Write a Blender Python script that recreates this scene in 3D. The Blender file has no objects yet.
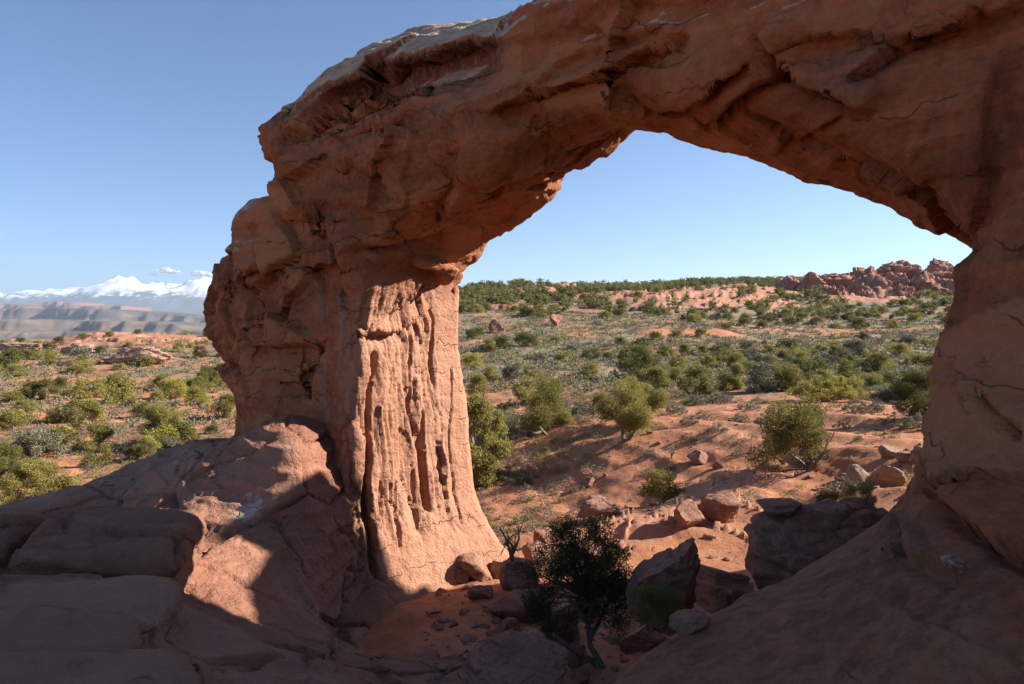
import bpy, bmesh, math, random
import numpy as np
from mathutils import Vector, Matrix, Quaternion
from mathutils.bvhtree import BVHTree

# ------------------------------------------------------------------ camera
SC = bpy.context.scene
COL = SC.collection
F = 24.0 / 36.0 * 1024.0          # focal length in pixels of the 1024 wide frame
HY = 320.0                        # row of the horizon
cam_data = bpy.data.cameras.new('camera')
cam_data.lens = 24.0; cam_data.sensor_width = 36.0
cam_data.shift_y = (HY - 342.0) / 1024.0
cam_data.clip_start = 0.05; cam_data.clip_end = 200000.0
cam = bpy.data.objects.new('camera', cam_data); COL.objects.link(cam)
cam.location = (0, 0, 0); cam.rotation_euler = (math.radians(90), 0, 0)
SC.camera = cam

# ------------------------------------------------------------------ sky + sun
SUN_AZ, SUN_EL = math.radians(80.0), math.radians(29.0)     # azimuth clockwise from +Y
S = Vector((math.cos(SUN_EL) * math.sin(SUN_AZ), math.cos(SUN_EL) * math.cos(SUN_AZ), math.sin(SUN_EL)))
world = bpy.data.worlds.new('World'); SC.world = world
world.use_nodes = True
wn = world.node_tree
sky = wn.nodes.new('ShaderNodeTexSky'); sky.sky_type = 'NISHITA'
sky.sun_disc = False; sky.sun_elevation = SUN_EL; sky.sun_rotation = SUN_AZ
sky.altitude = 1500; sky.air_density = 0.8; sky.dust_density = 0.0; sky.ozone_density = 3.0
bg = wn.nodes['Background']; bg.inputs['Strength'].default_value = 0.060
tint = wn.nodes.new('ShaderNodeMix'); tint.data_type = 'RGBA'; tint.blend_type = 'MULTIPLY'; tint.inputs[0].default_value = 1.0
tint.inputs[7].default_value = (0.84, 1.0, 1.10, 1)
wn.links.new(sky.outputs['Color'], tint.inputs[6]); wn.links.new(tint.outputs[2], bg.inputs['Color'])
sl = bpy.data.lights.new('sun', 'SUN'); sl.energy = 5.0; sl.angle = math.radians(0.53); sl.color = (1.0, 0.92, 0.82)
so = bpy.data.objects.new('sun', sl); COL.objects.link(so)
so.rotation_euler = S.to_track_quat('Z', 'Y').to_euler()
SC.view_settings.view_transform = 'Standard'; SC.view_settings.look = 'None'
SC.view_settings.exposure = 1.40; SC.view_settings.gamma = 1.0; SC.view_settings.use_curve_mapping = False
SC.cycles.max_bounces = 6; SC.cycles.diffuse_bounces = 4; SC.cycles.transmission_bounces = 3
SC.cycles.transparent_max_bounces = 4; SC.cycles.volume_bounces = 0
SC.cycles.caustics_reflective = False; SC.cycles.caustics_refractive = False

rng = np.random.default_rng(7)

# ------------------------------------------------------------------ helpers
def at(px, py, Y):
    return np.array([(px - 512.0) / F * Y, Y, (HY - py) / F * Y])

def _hash(ix, iy, iz, seed):
    h = (ix * 374761393 + iy * 668265263 + iz * 2147483647 + seed * 974634777) & 0xFFFFFFFF
    h = ((h ^ (h >> 13)) * 1274126177) & 0xFFFFFFFF
    h = (h ^ (h >> 16)) & 0xFFFFFFFF
    h = (h * 2246822519) & 0xFFFFFFFF
    h = h ^ (h >> 15)
    return (h & 0xFFFFFF).astype(np.float64) / float(0xFFFFFF) * 2 - 1

def vnoise(p, seed=0):
    """value noise, p (n,3) -> (n,) in -1..1"""
    f = np.floor(p); i = f.astype(np.int64); u = p - f
    u = u * u * u * (u * (u * 6 - 15) + 10)
    out = 0
    for dx in (0, 1):
        wx = u[:, 0] if dx else 1 - u[:, 0]
        for dy in (0, 1):
            wy = u[:, 1] if dy else 1 - u[:, 1]
            for dz in (0, 1):
                wz = u[:, 2] if dz else 1 - u[:, 2]
                out = out + wx * wy * wz * _hash(i[:, 0] + dx, i[:, 1] + dy, i[:, 2] + dz, seed)
    return out

def fbm(p, octaves=4, seed=0, gain=0.5, lac=2.03):
    a = 1.0; s = 0; n = 0; q = np.asarray(p, float).copy()
    for k in range(octaves):
        s = s + a * vnoise(q, seed + k * 17); n += a; a *= gain
        q = q * lac + 11.3
    return s / n

def ridged(p, octaves=4, seed=0, gain=0.5):
    a = 1.0; s = 0; n = 0; q = np.asarray(p, float).copy()
    for k in range(octaves):
        s = s + a * (1 - 2 * np.abs(vnoise(q, seed + k * 31))); n += a; a *= gain
        q = q * 2.07 + 5.1
    return s / n

def cells(p, seed=0):
    """worley: returns F1, F2, id(-1..1) """
    f = np.floor(p).astype(np.int64)
    n = len(p); f1 = np.full(n, 9.0); f2 = np.full(n, 9.0); cid = np.zeros(n)
    for dx in (-1, 0, 1):
        for dy in (-1, 0, 1):
            for dz in (-1, 0, 1):
                c = f + (dx, dy, dz)
                h0 = _hash(c[:, 0], c[:, 1], c[:, 2], seed); h1 = _hash(c[:, 0], c[:, 1], c[:, 2], seed + 5)
                h2 = _hash(c[:, 0], c[:, 1], c[:, 2], seed + 9)
                q = c + 0.5 + 0.42 * np.stack([h0, h1, h2], 1)
                d = np.sqrt(((q - p) ** 2).sum(1))
                m = d < f1
                f2 = np.where(m, f1, np.minimum(f2, d)); cid = np.where(m, h2, cid); f1 = np.where(m, d, f1)
    return f1, f2, cid

def facets(p, seed=0):
    """worley cells as tilted flat facets: (tilt value, edge distance, cell random)"""
    f = np.floor(p).astype(np.int64); n = len(p); f1 = np.full(n, 9.0); f2 = np.full(n, 9.0); best = np.zeros((n, 3)); cid = np.zeros(n); tl = np.zeros((n, 3))
    for dx in (-1, 0, 1):
        for dy in (-1, 0, 1):
            for dz in (-1, 0, 1):
                c = f + (dx, dy, dz); hs = [_hash(c[:, 0], c[:, 1], c[:, 2], seed + k * 7) for k in range(4)]
                df = p - (c + 0.5 + 0.42 * np.stack(hs[:3], 1)); d = np.sqrt((df ** 2).sum(1)); m = d < f1
                f2 = np.where(m, f1, np.minimum(f2, d)); f1 = np.where(m, d, f1); cid = np.where(m, hs[3], cid)
                best = np.where(m[:, None], df, best); tl = np.where(m[:, None], np.stack([hs[1], hs[3], hs[0]], 1), tl)
    return (best * tl).sum(1), f2 - f1, cid

def sstep(a, b, x):
    t = np.clip((x - a) / (b - a), 0, 1); return t * t * (3 - 2 * t)

def obj(name, verts, faces, material=None, parent=None, smooth=True):
    """one linked mesh object from arrays; faces (n,3|4) array or list of tuples"""
    me = bpy.data.meshes.new(name)
    verts = np.asarray(verts, np.float32)
    if isinstance(faces, np.ndarray):
        nf, k = faces.shape
        me.vertices.add(len(verts)); me.vertices.foreach_set('co', verts.ravel())
        me.loops.add(nf * k); me.loops.foreach_set('vertex_index', faces.astype(np.int32).ravel())
        me.polygons.add(nf); me.polygons.foreach_set('loop_start', np.arange(0, nf * k, k, dtype=np.int32))
        me.update(calc_edges=True); me.validate()
    else:
        me.from_pydata([tuple(map(float, v)) for v in verts], [], faces); me.update()
    if smooth:
        me.polygons.foreach_set('use_smooth', np.ones(len(me.polygons), bool))
    if material: me.materials.append(material)
    o = bpy.data.objects.new(name, me); COL.objects.link(o)
    if parent: o.parent = parent
    return o

def tag(o, label=None, cat=None, group=None, kind=None):
    if label: o['label'] = label
    if cat: o['category'] = cat
    if group: o['group'] = group
    if kind: o['kind'] = kind
    return o

def get_co(me):
    a = np.empty(len(me.vertices) * 3, np.float32); me.vertices.foreach_get('co', a); return a.reshape(-1, 3).astype(float)

def set_co(me, co):
    me.vertices.foreach_set('co', co.astype(np.float32).ravel()); me.update()

def get_no(me):
    a = np.empty(len(me.vertices) * 3, np.float32); me.vertex_normals.foreach_get('vector', a); return a.reshape(-1, 3).astype(float)

def set_attr(me, name, vals):
    at_ = me.attributes.new(name, 'FLOAT', 'POINT'); at_.data.foreach_set('value', np.asarray(vals, np.float32))

def remeshed(verts, faces, voxel, smooth_iter=6, name='raw'):
    """closed shells -> one voxel remeshed skin (fresh mesh data)"""
    me = bpy.data.meshes.new(name); me.from_pydata([tuple(map(float, v)) for v in verts], [], faces); me.update()
    o = bpy.data.objects.new(name, me); COL.objects.link(o)
    m = o.modifiers.new('r', 'REMESH'); m.mode = 'VOXEL'; m.voxel_size = voxel; m.use_smooth_shade = True
    if smooth_iter:
        m2 = o.modifiers.new('s', 'SMOOTH'); m2.iterations = smooth_iter; m2.factor = 0.5
    dg = bpy.context.evaluated_depsgraph_get()
    new = bpy.data.meshes.new_from_object(o.evaluated_get(dg))
    bpy.data.objects.remove(o); bpy.data.meshes.remove(me)
    return new

def chaikin(P, it=2):
    P = np.asarray(P, float)
    for _ in range(it):
        Q = np.roll(P, -1, 0)
        P = np.stack([0.8 * P + 0.2 * Q, 0.2 * P + 0.8 * Q], 1).reshape(-1, 3)
    return P

def loft(rings, V, Fc):
    """append a closed loft of equal-length rings to lists"""
    n = len(rings[0]); b = len(V)
    for r in rings: V.extend([tuple(p) for p in r])
    for k in range(len(rings) - 1):
        for i in range(n):
            j = (i + 1) % n
            Fc.append((b + k * n + i, b + k * n + j, b + (k + 1) * n + j, b + (k + 1) * n + i))
    Fc.append(tuple(b + i for i in reversed(range(n))))
    Fc.append(tuple(b + (len(rings) - 1) * n + i for i in range(n)))

def interp_rings(keys, step):
    """keys: list of (param, ring) -> densely interpolated rings (monotone cubic per coordinate)"""
    us = np.array([k[0] for k in keys], float); R = np.array([k[1] for k in keys], float)
    sh = R.shape; R2 = R.reshape(len(us), -1)
    # pchip slopes
    h = np.diff(us)[:, None]; dl = np.diff(R2, axis=0) / h
    m = np.zeros_like(R2)
    m[0] = dl[0]; m[-1] = dl[-1]
    for k in range(1, len(us) - 1):
        same = dl[k - 1] * dl[k] > 0
        hm = np.where(same, 2 * dl[k - 1] * dl[k] / np.where(same, dl[k - 1] + dl[k], 1), 0); m[k] = hm
    out = []
    n = max(2, int((us[-1] - us[0]) / step))
    for u in np.linspace(us[0], us[-1], n):
        k = min(max(np.searchsorted(us, u, side='right') - 1, 0), len(us) - 2)
        t = (u - us[k]) / h[k, 0]
        v = ((1 + 2 * t) * (1 - t) ** 2 * R2[k] + t * (1 - t) ** 2 * h[k] * m[k]
             + t * t * (3 - 2 * t) * R2[k + 1] + t * t * (t - 1) * h[k] * m[k + 1])
        out.append(v.reshape(sh[1:]))
    return out

def displace(me, fn, passes=1):
    co = get_co(me); no = get_no(me); d = fn(co, no); set_co(me, co + no * d[:, None])

def bvh_of(o):
    me = o.data; vs = [v.co[:] for v in me.vertices]; ps = [p.vertices[:] for p in me.polygons]
    return BVHTree.FromPolygons(vs, ps)

def ray(bvh, px, py):
    d = Vector(((px - 512) / F, 1.0, (HY - py) / F)).normalized()
    h = bvh.ray_cast(Vector((0, 0, 0)), d)
    return h[0]

# ------------------------------------------------------------------ material helpers
class NT:
    def __init__(s, name):
        s.m = bpy.data.materials.new(name); s.m.use_nodes = True; s.t = s.m.node_tree
        s.b = s.t.nodes['Principled BSDF']; s.out = s.t.nodes['Material Output']
        s.b.inputs['Roughness'].default_value = 0.9; s.b.inputs['Specular IOR Level'].default_value = 0.15
        s._pos = None
    def n(s, ty, **kw):
        nd = s.t.nodes.new(ty)
        for k, v in kw.items(): setattr(nd, k, v)
        return nd
    def l(s, a, b): s.t.links.new(a, b)
    def pos(s):
        if s._pos is None: s._pos = s.n('ShaderNodeNewGeometry').outputs['Position']
        return s._pos
    def objpos(s): return s.n('ShaderNodeTexCoord').outputs['Object']
    def inp(s, sock, v):
        if isinstance(v, (int, float)): sock.default_value = v
        elif isinstance(v, tuple): sock.default_value = v if len(v) == 4 or sock.type == 'VECTOR' else (*v, 1)
        else: s.l(v, sock)
    def scale(s, vec, sc):
        nd = s.n('ShaderNodeVectorMath', operation='MULTIPLY'); s.inp(nd.inputs[0], vec); nd.inputs[1].default_value = sc; return nd.outputs[0]
    def noise(s, vec, scale, detail=4, rough=0.55, dist=0.0, out=0):
        nd = s.n('ShaderNodeTexNoise'); s.inp(nd.inputs['Vector'], vec); nd.inputs['Scale'].default_value = scale
        nd.inputs['Detail'].default_value = detail; nd.inputs['Roughness'].default_value = rough; nd.inputs['Distortion'].default_value = dist
        return nd.outputs[out]
    def voro(s, vec, scale, feature='F1', rnd=1.0, out='Distance'):
        nd = s.n('ShaderNodeTexVoronoi', feature=feature); s.inp(nd.inputs['Vector'], vec); nd.inputs['Scale'].default_value = scale
        nd.inputs['Randomness'].default_value = rnd
        return nd.outputs[out]
    def math(s, op, a, b=0.0, c=0.0, clamp=False):
        nd = s.n('ShaderNodeMath', operation=op, use_clamp=clamp); s.inp(nd.inputs[0], a); s.inp(nd.inputs[1], b); s.inp(nd.inputs[2], c); return nd.outputs[0]
    def ramp(s, fac, lo, hi, a=0.0, b=1.0):
        nd = s.n('ShaderNodeMapRange', interpolation_type='SMOOTHSTEP'); s.inp(nd.inputs[0], fac)
        nd.inputs[1].default_value = lo; nd.inputs[2].default_value = hi; nd.inputs[3].default_value = a; nd.inputs[4].default_value = b; return nd.outputs[0]
    def mix(s, fac, a, b, mode='MIX'):
        nd = s.n('ShaderNodeMix', data_type='RGBA', blend_type=mode); s.inp(nd.inputs[0], fac); s.inp(nd.inputs[6], a); s.inp(nd.inputs[7], b); return nd.outputs[2]
    def cramp(s, fac, stops):
        nd = s.n('ShaderNodeValToRGB'); s.inp(nd.inputs[0], fac); e = nd.color_ramp.elements
        while len(e) < len(stops): e.new(0.5)
        for el, (p, c) in zip(e, stops): el.position = p; el.color = (*c, 1)
        return nd.outputs[0]
    def attr(s, name): return s.n('ShaderNodeAttribute', attribute_name=name).outputs['Fac']
    def sep(s, vec):
        nd = s.n('ShaderNodeSeparateXYZ'); s.inp(nd.inputs[0], vec); return nd.outputs
    def bump(s, h, strength=0.5, dist=0.1, normal=None):
        nd = s.n('ShaderNodeBump'); nd.inputs['Strength'].default_value = strength; nd.inputs['Distance'].default_value = dist
        s.l(h, nd.inputs['Height'])
        if normal: s.l(normal, nd.inputs['Normal'])
        return nd.outputs[0]
    def finish(s, col, normal=None):
        s.inp(s.b.inputs['Base Color'], col)
        if normal: s.l(normal, s.b.inputs['Normal'])
        return s.m

# ================================================================== MATERIALS (setting)
def mat_rock(name, base=(0.37, 0.138, 0.060), attrs=True, scale=1.0, bump=1.0, pale=(0.50, 0.38, 0.26), local=False):
    """red desert sandstone: bedded colour, pitted skin, dark varnish and pale cap from mesh masks"""
    T = NT(name); P = T.objpos() if local else T.pos()
    strata = T.noise(T.scale(P, (0.25 * scale, 0.25 * scale, 2.2 * scale)), 1.6, 6, 0.6, 0.4)
    big = T.noise(P, 0.45 * scale, 4, 0.55)
    c = T.cramp(strata, [(0.25, tuple(v * 0.74 for v in base)), (0.5, base), (0.62, tuple(min(1, v * 1.22) for v in base)), (0.8, (base[0] * 1.2, base[1] * 1.5, base[2] * 1.6))])
    c = T.mix(T.ramp(big, 0.35, 0.7, 0.0, 0.5), c, (base[0] * 0.78, base[1] * 0.70, base[2] * 0.72))
    speck = T.noise(P, 9.0 * scale, 5, 0.7)
    c = T.mix(T.ramp(speck, 0.32, 0.70, 0.0, 0.62), c, T.mix(1.0, c, (0.55, 0.52, 0.52), 'MULTIPLY'))
    c = T.mix(T.ramp(T.noise(T.scale(P, (1, 1, 0.5)), 1.1 * scale, 6, 0.7), 0.52, 0.72, 0.0, 0.55), c, T.mix(1.0, c, (0.50, 0.47, 0.46), 'MULTIPLY'))
    c = T.mix(T.ramp(T.noise(P, 0.8 * scale, 5, 0.6, 0.6), 0.5, 0.75, 0.0, 0.5), c, (base[0] * 1.15, base[1] * 1.45, base[2] * 1.6))
    lich = T.ramp(T.noise(P, 3.1 * scale, 5, 0.72), 0.63, 0.75, 0.0, 0.5)
    c = T.mix(lich, c, (0.36, 0.25, 0.20))
    if attrs:
        tone = T.attr('tone')
        c = T.mix(T.ramp(tone, 0.15, 0.75, 0.0, 0.55), c, T.mix(T.ramp(speck, 0.35, 0.65), (base[0] * 1.0, base[1] * 1.25, base[2] * 1.3), (base[0] * 1.32, base[1] * 1.7, base[2] * 1.9)))
        c = T.mix(T.ramp(tone, -0.15, -0.8, 0.0, 0.6), c, T.mix(1.0, c, (0.60, 0.56, 0.56), 'MULTIPLY'))
        c = T.mix(T.math('MULTIPLY', T.attr('pink'), 0.85), c, T.mix(T.ramp(big, 0.3, 0.7), (0.445, 0.240, 0.158), (0.39, 0.196, 0.124)))  # paler pink; on the arch it paints sunlight into the inner face
        pm = T.attr('pale'); vm = T.attr('varnish')
        pn = T.math('ADD', pm, T.math('MULTIPLY', T.math('SUBTRACT', T.noise(P, 5.0, 5, 0.7), 0.5), 1.2))
        palec = T.mix(T.ramp(T.noise(T.scale(P, (1, 1, 3)), 2.5, 6, 0.65), 0.35, 0.65), pale, (0.33, 0.25, 0.18))
        c = T.mix(T.ramp(pn, 0.45, 0.75), c, palec)
        vn = T.math('ADD', vm, T.math('MULTIPLY', T.math('SUBTRACT', T.noise(T.scale(P, (1, 1, 0.8)), 3.0, 5, 0.72), 0.5), 1.3))
        c = T.mix(T.ramp(vn, 0.42, 0.85, 0.0, 0.9), c, T.mix(T.ramp(speck, 0.4, 0.6), (0.035, 0.026, 0.022), (0.11, 0.085, 0.07)))
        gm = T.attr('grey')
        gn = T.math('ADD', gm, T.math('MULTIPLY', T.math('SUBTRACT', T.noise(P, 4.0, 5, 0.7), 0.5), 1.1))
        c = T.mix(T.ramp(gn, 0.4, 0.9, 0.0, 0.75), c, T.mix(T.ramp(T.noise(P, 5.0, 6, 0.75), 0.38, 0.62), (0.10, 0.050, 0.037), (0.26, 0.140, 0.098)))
        wm = T.attr('white')
        wn_ = T.math('ADD', wm, T.math('MULTIPLY', T.math('SUBTRACT', T.noise(P, 7.0, 6, 0.75), 0.5), 1.5))
        c = T.mix(T.ramp(wn_, 0.42, 0.72, 0.0, 0.8), c, (0.55, 0.48, 0.42))
    # hairline cracks and dark bedding seams, broken up by noise
    wv = T.n('ShaderNodeVectorMath', operation='ADD'); T.l(T.scale(P, (0.75 * scale, 0.75 * scale, 1.5 * scale)), wv.inputs[0]); T.l(T.noise(P, 1.3 * scale, 4, 0.6, 0, 'Color'), wv.inputs[1])
    ck = T.ramp(T.voro(wv.outputs[0], 1.0, 'DISTANCE_TO_EDGE'), 0.0, 0.022, 1.0, 0.0)
    ck = T.math('MULTIPLY', ck, T.ramp(T.noise(P, 0.9 * scale, 3, 0.6), 0.60, 0.68))
    sz_ = T.math('ADD', T.math('MULTIPLY', T.sep(P)[2], 1.7 * scale), T.math('MULTIPLY', T.noise(P, 0.5 * scale, 4, 0.6), 3.0))
    seam = T.ramp(T.math('ABSOLUTE', T.math('SUBTRACT', T.math('FRACT', sz_), 0.5)), 0.0, 0.035, 1.0, 0.0)
    seam = T.math('MULTIPLY', seam, T.ramp(T.noise(P, 0.8 * scale, 4, 0.6, 0.3), 0.50, 0.62))
    ln = T.math('MAXIMUM', T.math('MULTIPLY', ck, 0.5), T.math('MULTIPLY', seam, 0.8))
    c = T.mix(T.math('MULTIPLY', ln, 0.72), c, T.mix(1.0, c, (0.22, 0.18, 0.16), 'MULTIPLY'))
    # relief: bedding lines, pits, grains, hairline cracks
    h = T.math('MULTIPLY', strata, 0.28)
    h = T.math('ADD', h, T.math('MULTIPLY', T.noise(P, 2.2 * scale, 6, 0.62), 0.7))
    h = T.math('ADD', h, T.math('MULTIPLY', speck, 0.22))
    h = T.math('SUBTRACT', h, T.math('MULTIPLY', ln, 0.16))
    fine = T.noise(P, 60.0 * scale, 2, 0.6)
    h = T.math('ADD', h, T.math('MULTIPLY', fine, 0.035))
    nrm = T.bump(h, 0.9 * bump, 0.22 / scale)
    return T.finish(c, nrm)

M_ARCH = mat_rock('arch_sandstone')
M_SLICK = mat_rock('slickrock_sandstone', base=(0.34, 0.158, 0.100), bump=1.35)
M_BOULDER = mat_rock('boulder_sandstone', base=(0.33, 0.178, 0.120), attrs=False, scale=1.6)
M_PALEROCK = mat_rock('pale_boulder', base=(0.40, 0.28, 0.195), attrs=False, scale=2.0)
M_LEDGE = mat_rock('ledge_sandstone', base=(0.50, 0.30, 0.205), attrs=False, scale=0.3, bump=0.8)
M_FIN = mat_rock('far_fin_sandstone', base=(0.42, 0.20, 0.135), attrs=False, scale=0.14, bump=0.8)

def mat_ground():
    T = NT('desert_soil'); P = T.pos()
    n1 = T.noise(P, 0.09, 6, 0.6); n2 = T.noise(P, 0.9, 8, 0.65); n3 = T.noise(P, 7.0, 8, 0.7)
    sand = T.cramp(n2, [(0.3, (0.365, 0.148, 0.072)), (0.55, (0.45, 0.200, 0.105)), (0.75, (0.51, 0.26, 0.15))])
    sand = T.mix(T.ramp(n3, 0.35, 0.7, 0.0, 0.4), sand, (0.345, 0.140, 0.068))
    veg = T.attr('veg')
    vm = T.math('ADD', veg, T.math('MULTIPLY', T.math('SUBTRACT', n1, 0.5), 1.5))
    vm = T.math('ADD', vm, T.math('MULTIPLY', T.math('SUBTRACT', T.noise(P, 0.45, 8, 0.75), 0.5), 1.6))
    vegc = T.cramp(T.noise(P, 0.35, 8, 0.75), [(0.3, (0.11, 0.105, 0.068)), (0.5, (0.165, 0.155, 0.10)), (0.68, (0.225, 0.20, 0.13)), (0.8, (0.30, 0.23, 0.14))])
    c = T.mix(T.ramp(vm, 0.30, 0.80, 0.0, 0.92), sand, vegc)
    rk = T.attr('rock')
    rkn = T.math('ADD', rk, T.math('MULTIPLY', T.math('SUBTRACT', T.noise(P, 0.12, 7, 0.7), 0.5), 1.1))
    rc = T.cramp(T.noise(T.scale(P, (0.3, 0.3, 2.5)), 0.25, 7, 0.6), [(0.3, (0.31, 0.140, 0.086)), (0.5, (0.40, 0.19, 0.115)), (0.7, (0.46, 0.27, 0.175))])
    c = T.mix(T.ramp(rkn, 0.42, 0.62), c, rc)
    far = T.attr('far')
    fc = T.cramp(T.noise(T.scale(P, (1, 1, 6)), 0.0009, 8, 0.65), [(0.3, (0.20, 0.16, 0.12)), (0.5, (0.26, 0.20, 0.15)), (0.7, (0.30, 0.18, 0.13))])
    c = T.mix(far, c, fc)
    h = T.math('ADD', T.math('MULTIPLY', n2, 1.0), T.math('MULTIPLY', n3, 0.35))
    h = T.math('ADD', h, T.math('MULTIPLY', T.noise(P, 45.0, 4, 0.6), 0.05))
    return T.finish(c, T.bump(h, 0.7, 0.16))
M_GROUND = mat_ground()

# ================================================================== TERRAIN
def th(px): return math.degrees(math.atan((px - 512) / F))
_R = [4, 8, 11, 13, 16, 20, 25, 32, 38, 45, 70, 110, 160, 200, 230, 300, 420, 520, 700, 1100, 2500, 6000, 12000, 30000, 45000]
_L0 = [-4, -6, -7, -7.5, -8, -8.2, -8.2, -8.1, -8.1, -8.1, -8.2, -8.4, -7.6, -6.6, -6.2, -14, -36, -50, -62, -75, -120, -230, -330, -330, -330]
_L1 = [-4, -6, -7, -7.5, -8, -8.2, -8.2, -8.1, -8.1, -8.1, -8.2, -8.4, -6.4, -5.2, -5.4, -12, -36, -50, -62, -75, -120, -230, -330, -330, -330]
_L2 = [-4, -6, -6.5, -7.2, -7.8, -8.2, -8.3, -8.3, -8.3, -8.2, -8.2, -8.0, -6.0, -4.6, -4.4, -7, -24, -40, -55, -75, -120, -230, -330, -330, -330]
_LM = [-4.5, -5.4, -5.6, -6, -6.5, -7.2, -7.6, -7.8, -7.8, -7.6, -7.4, -6.8, -4, -2, -.5, 3, 8, 8, 4, -20, -100, -230, -330, -330, -330]
_C0 = [-4.5, -5.2, -5.3, -5.4, -6.0, -6.9, -7.5, -7.2, -6.5, -6.3, -5.9, -5.0, -3.0, -0.4, 2.4, 8.0, 18.3, 19, 12, 0, -80, -230, -330, -330, -330]
_C1 = [-4.5, -5.2, -5.3, -5.4, -5.9, -6.6, -7.1, -6.6, -5.7, -5.8, -5.6, -5.0, -3.0, -0.6, 2.2, 8.0, 19.6, 20, 14, 0, -80, -230, -330, -330, -330]
_C2 = [-4.5, -5.1, -5.3, -5.4, -5.8, -6.2, -6.2, -5.6, -5.4, -5.7, -5.6, -5.0, -3.6, -1.4, 1.2, 7.5, 20.5, 22, 16, 0, -80, -230, -330, -330, -330]
_C3 = [-4.5, -5.0, -5.3, -5.5, -5.7, -5.9, -5.6, -5.0, -4.9, -5.2, -5.3, -5.0, -4.1, -2.4, -0.2, 6.5, 23, 26, 18, 0, -80, -230, -330, -330, -330]
_C4 = [-4.5, -5.0, -5.2, -5.2, -5.3, -5.4, -5.2, -4.5, -4.5, -4.8, -5.2, -5.2, -4.7, -3.4, -2.0, 3.5, 20, 27, 20, 0, -80, -230, -330, -330, -330]
_C5 = [-4.0, -4.4, -4.6, -4.7, -4.75, -4.7, -4.5, -4.2, -4.3, -4.6, -5.0, -5.1, -4.6, -3.6, -2.6, 2.5, 16, 26, 20, 0, -80, -230, -330, -330, -330]
_C6 = [-4.0, -4.2, -4.3, -4.4, -4.4, -4.4, -4.2, -4.1, -4.2, -4.5, -4.9, -5.0, -4.5, -3.4, -2.2, 3.0, 16, 26, 20, 0, -80, -230, -330, -330, -330]
_TH = [-180, -70, th(0), th(120), th(230), th(350), th(480), th(560), th(640), th(720), th(800), th(880), th(960), 70, 180]
_TZ = [_L0, _L0, _L0, _L1, _L2, _LM, _C0, _C1, _C2, _C3, _C4, _C5, _C6, _C6, _L0]
_TZ = np.array(_TZ, float); _TZ[-1] = _TZ[0]

def smooth_interp(xs, ys, x):
    """catmull rom through irregular knots, ys (k, m) at x (n,) -> (n, m)"""
    xs = np.asarray(xs, float); k = np.clip(np.searchsorted(xs, x, side='right') - 1, 0, len(xs) - 2)
    h = np.diff(xs); dl = np.diff(ys, axis=0) / h[:, None]
    m = np.zeros_like(ys); m[0] = dl[0]; m[-1] = dl[-1]
    w = (h[:-1] / (h[:-1] + h[1:]))[:, None]
    m[1:-1] = dl[:-1] * (1 - w) + dl[1:] * w
    t = np.clip((x - xs[k]) / h[k], 0, 1)[:, None]; hk = h[k][:, None]
    return ((1 + 2 * t) * (1 - t) ** 2 * ys[k] + t * (1 - t) ** 2 * hk * m[k] + t * t * (3 - 2 * t) * ys[k + 1] + t * t * (t - 1) * hk * m[k + 1])

_lr = np.log(np.array(_R, float))
_FINE_R = np.linspace(_lr[0], _lr[-1], 900)
_Zr = smooth_interp(_lr, _TZ.T, _FINE_R).T          # (theta keys, fine r)
_FINE_T = np.concatenate([np.arange(-180, -70, 2.0), np.arange(-70, 70, 0.25), np.arange(70, 180.1, 2.0)])
_ZT = smooth_interp(np.array(_TH), _Zr, _FINE_T)      # (fine theta, fine r)

def base_h(x, y):
    r = np.hypot(x, y); t = np.degrees(np.arctan2(x, y))
    fr = np.clip((np.log(np.maximum(r, 4.01)) - _FINE_R[0]) / (_FINE_R[1] - _FINE_R[0]), 0, len(_FINE_R) - 1.001)
    ft = np.interp(t, _FINE_T, np.arange(len(_FINE_T)))
    i = np.clip(ft.astype(int), 0, len(_FINE_T) - 2); j = fr.astype(int); a = ft - i; b = fr - j
    return ((_ZT[i, j] * (1 - b) + _ZT[i, j + 1] * b) * (1 - a) + (_ZT[i + 1, j] * (1 - b) + _ZT[i + 1, j + 1] * b) * a)

def bump_at(x, y, cx, cy, rx, ry, rot=0.0):
    c, s = math.cos(rot), math.sin(rot); dx, dy = x - cx, y - cy
    u, v = (dx * c + dy * s) / rx, (-dx * s + dy * c) / ry
    return np.exp(-(u * u + v * v))

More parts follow.
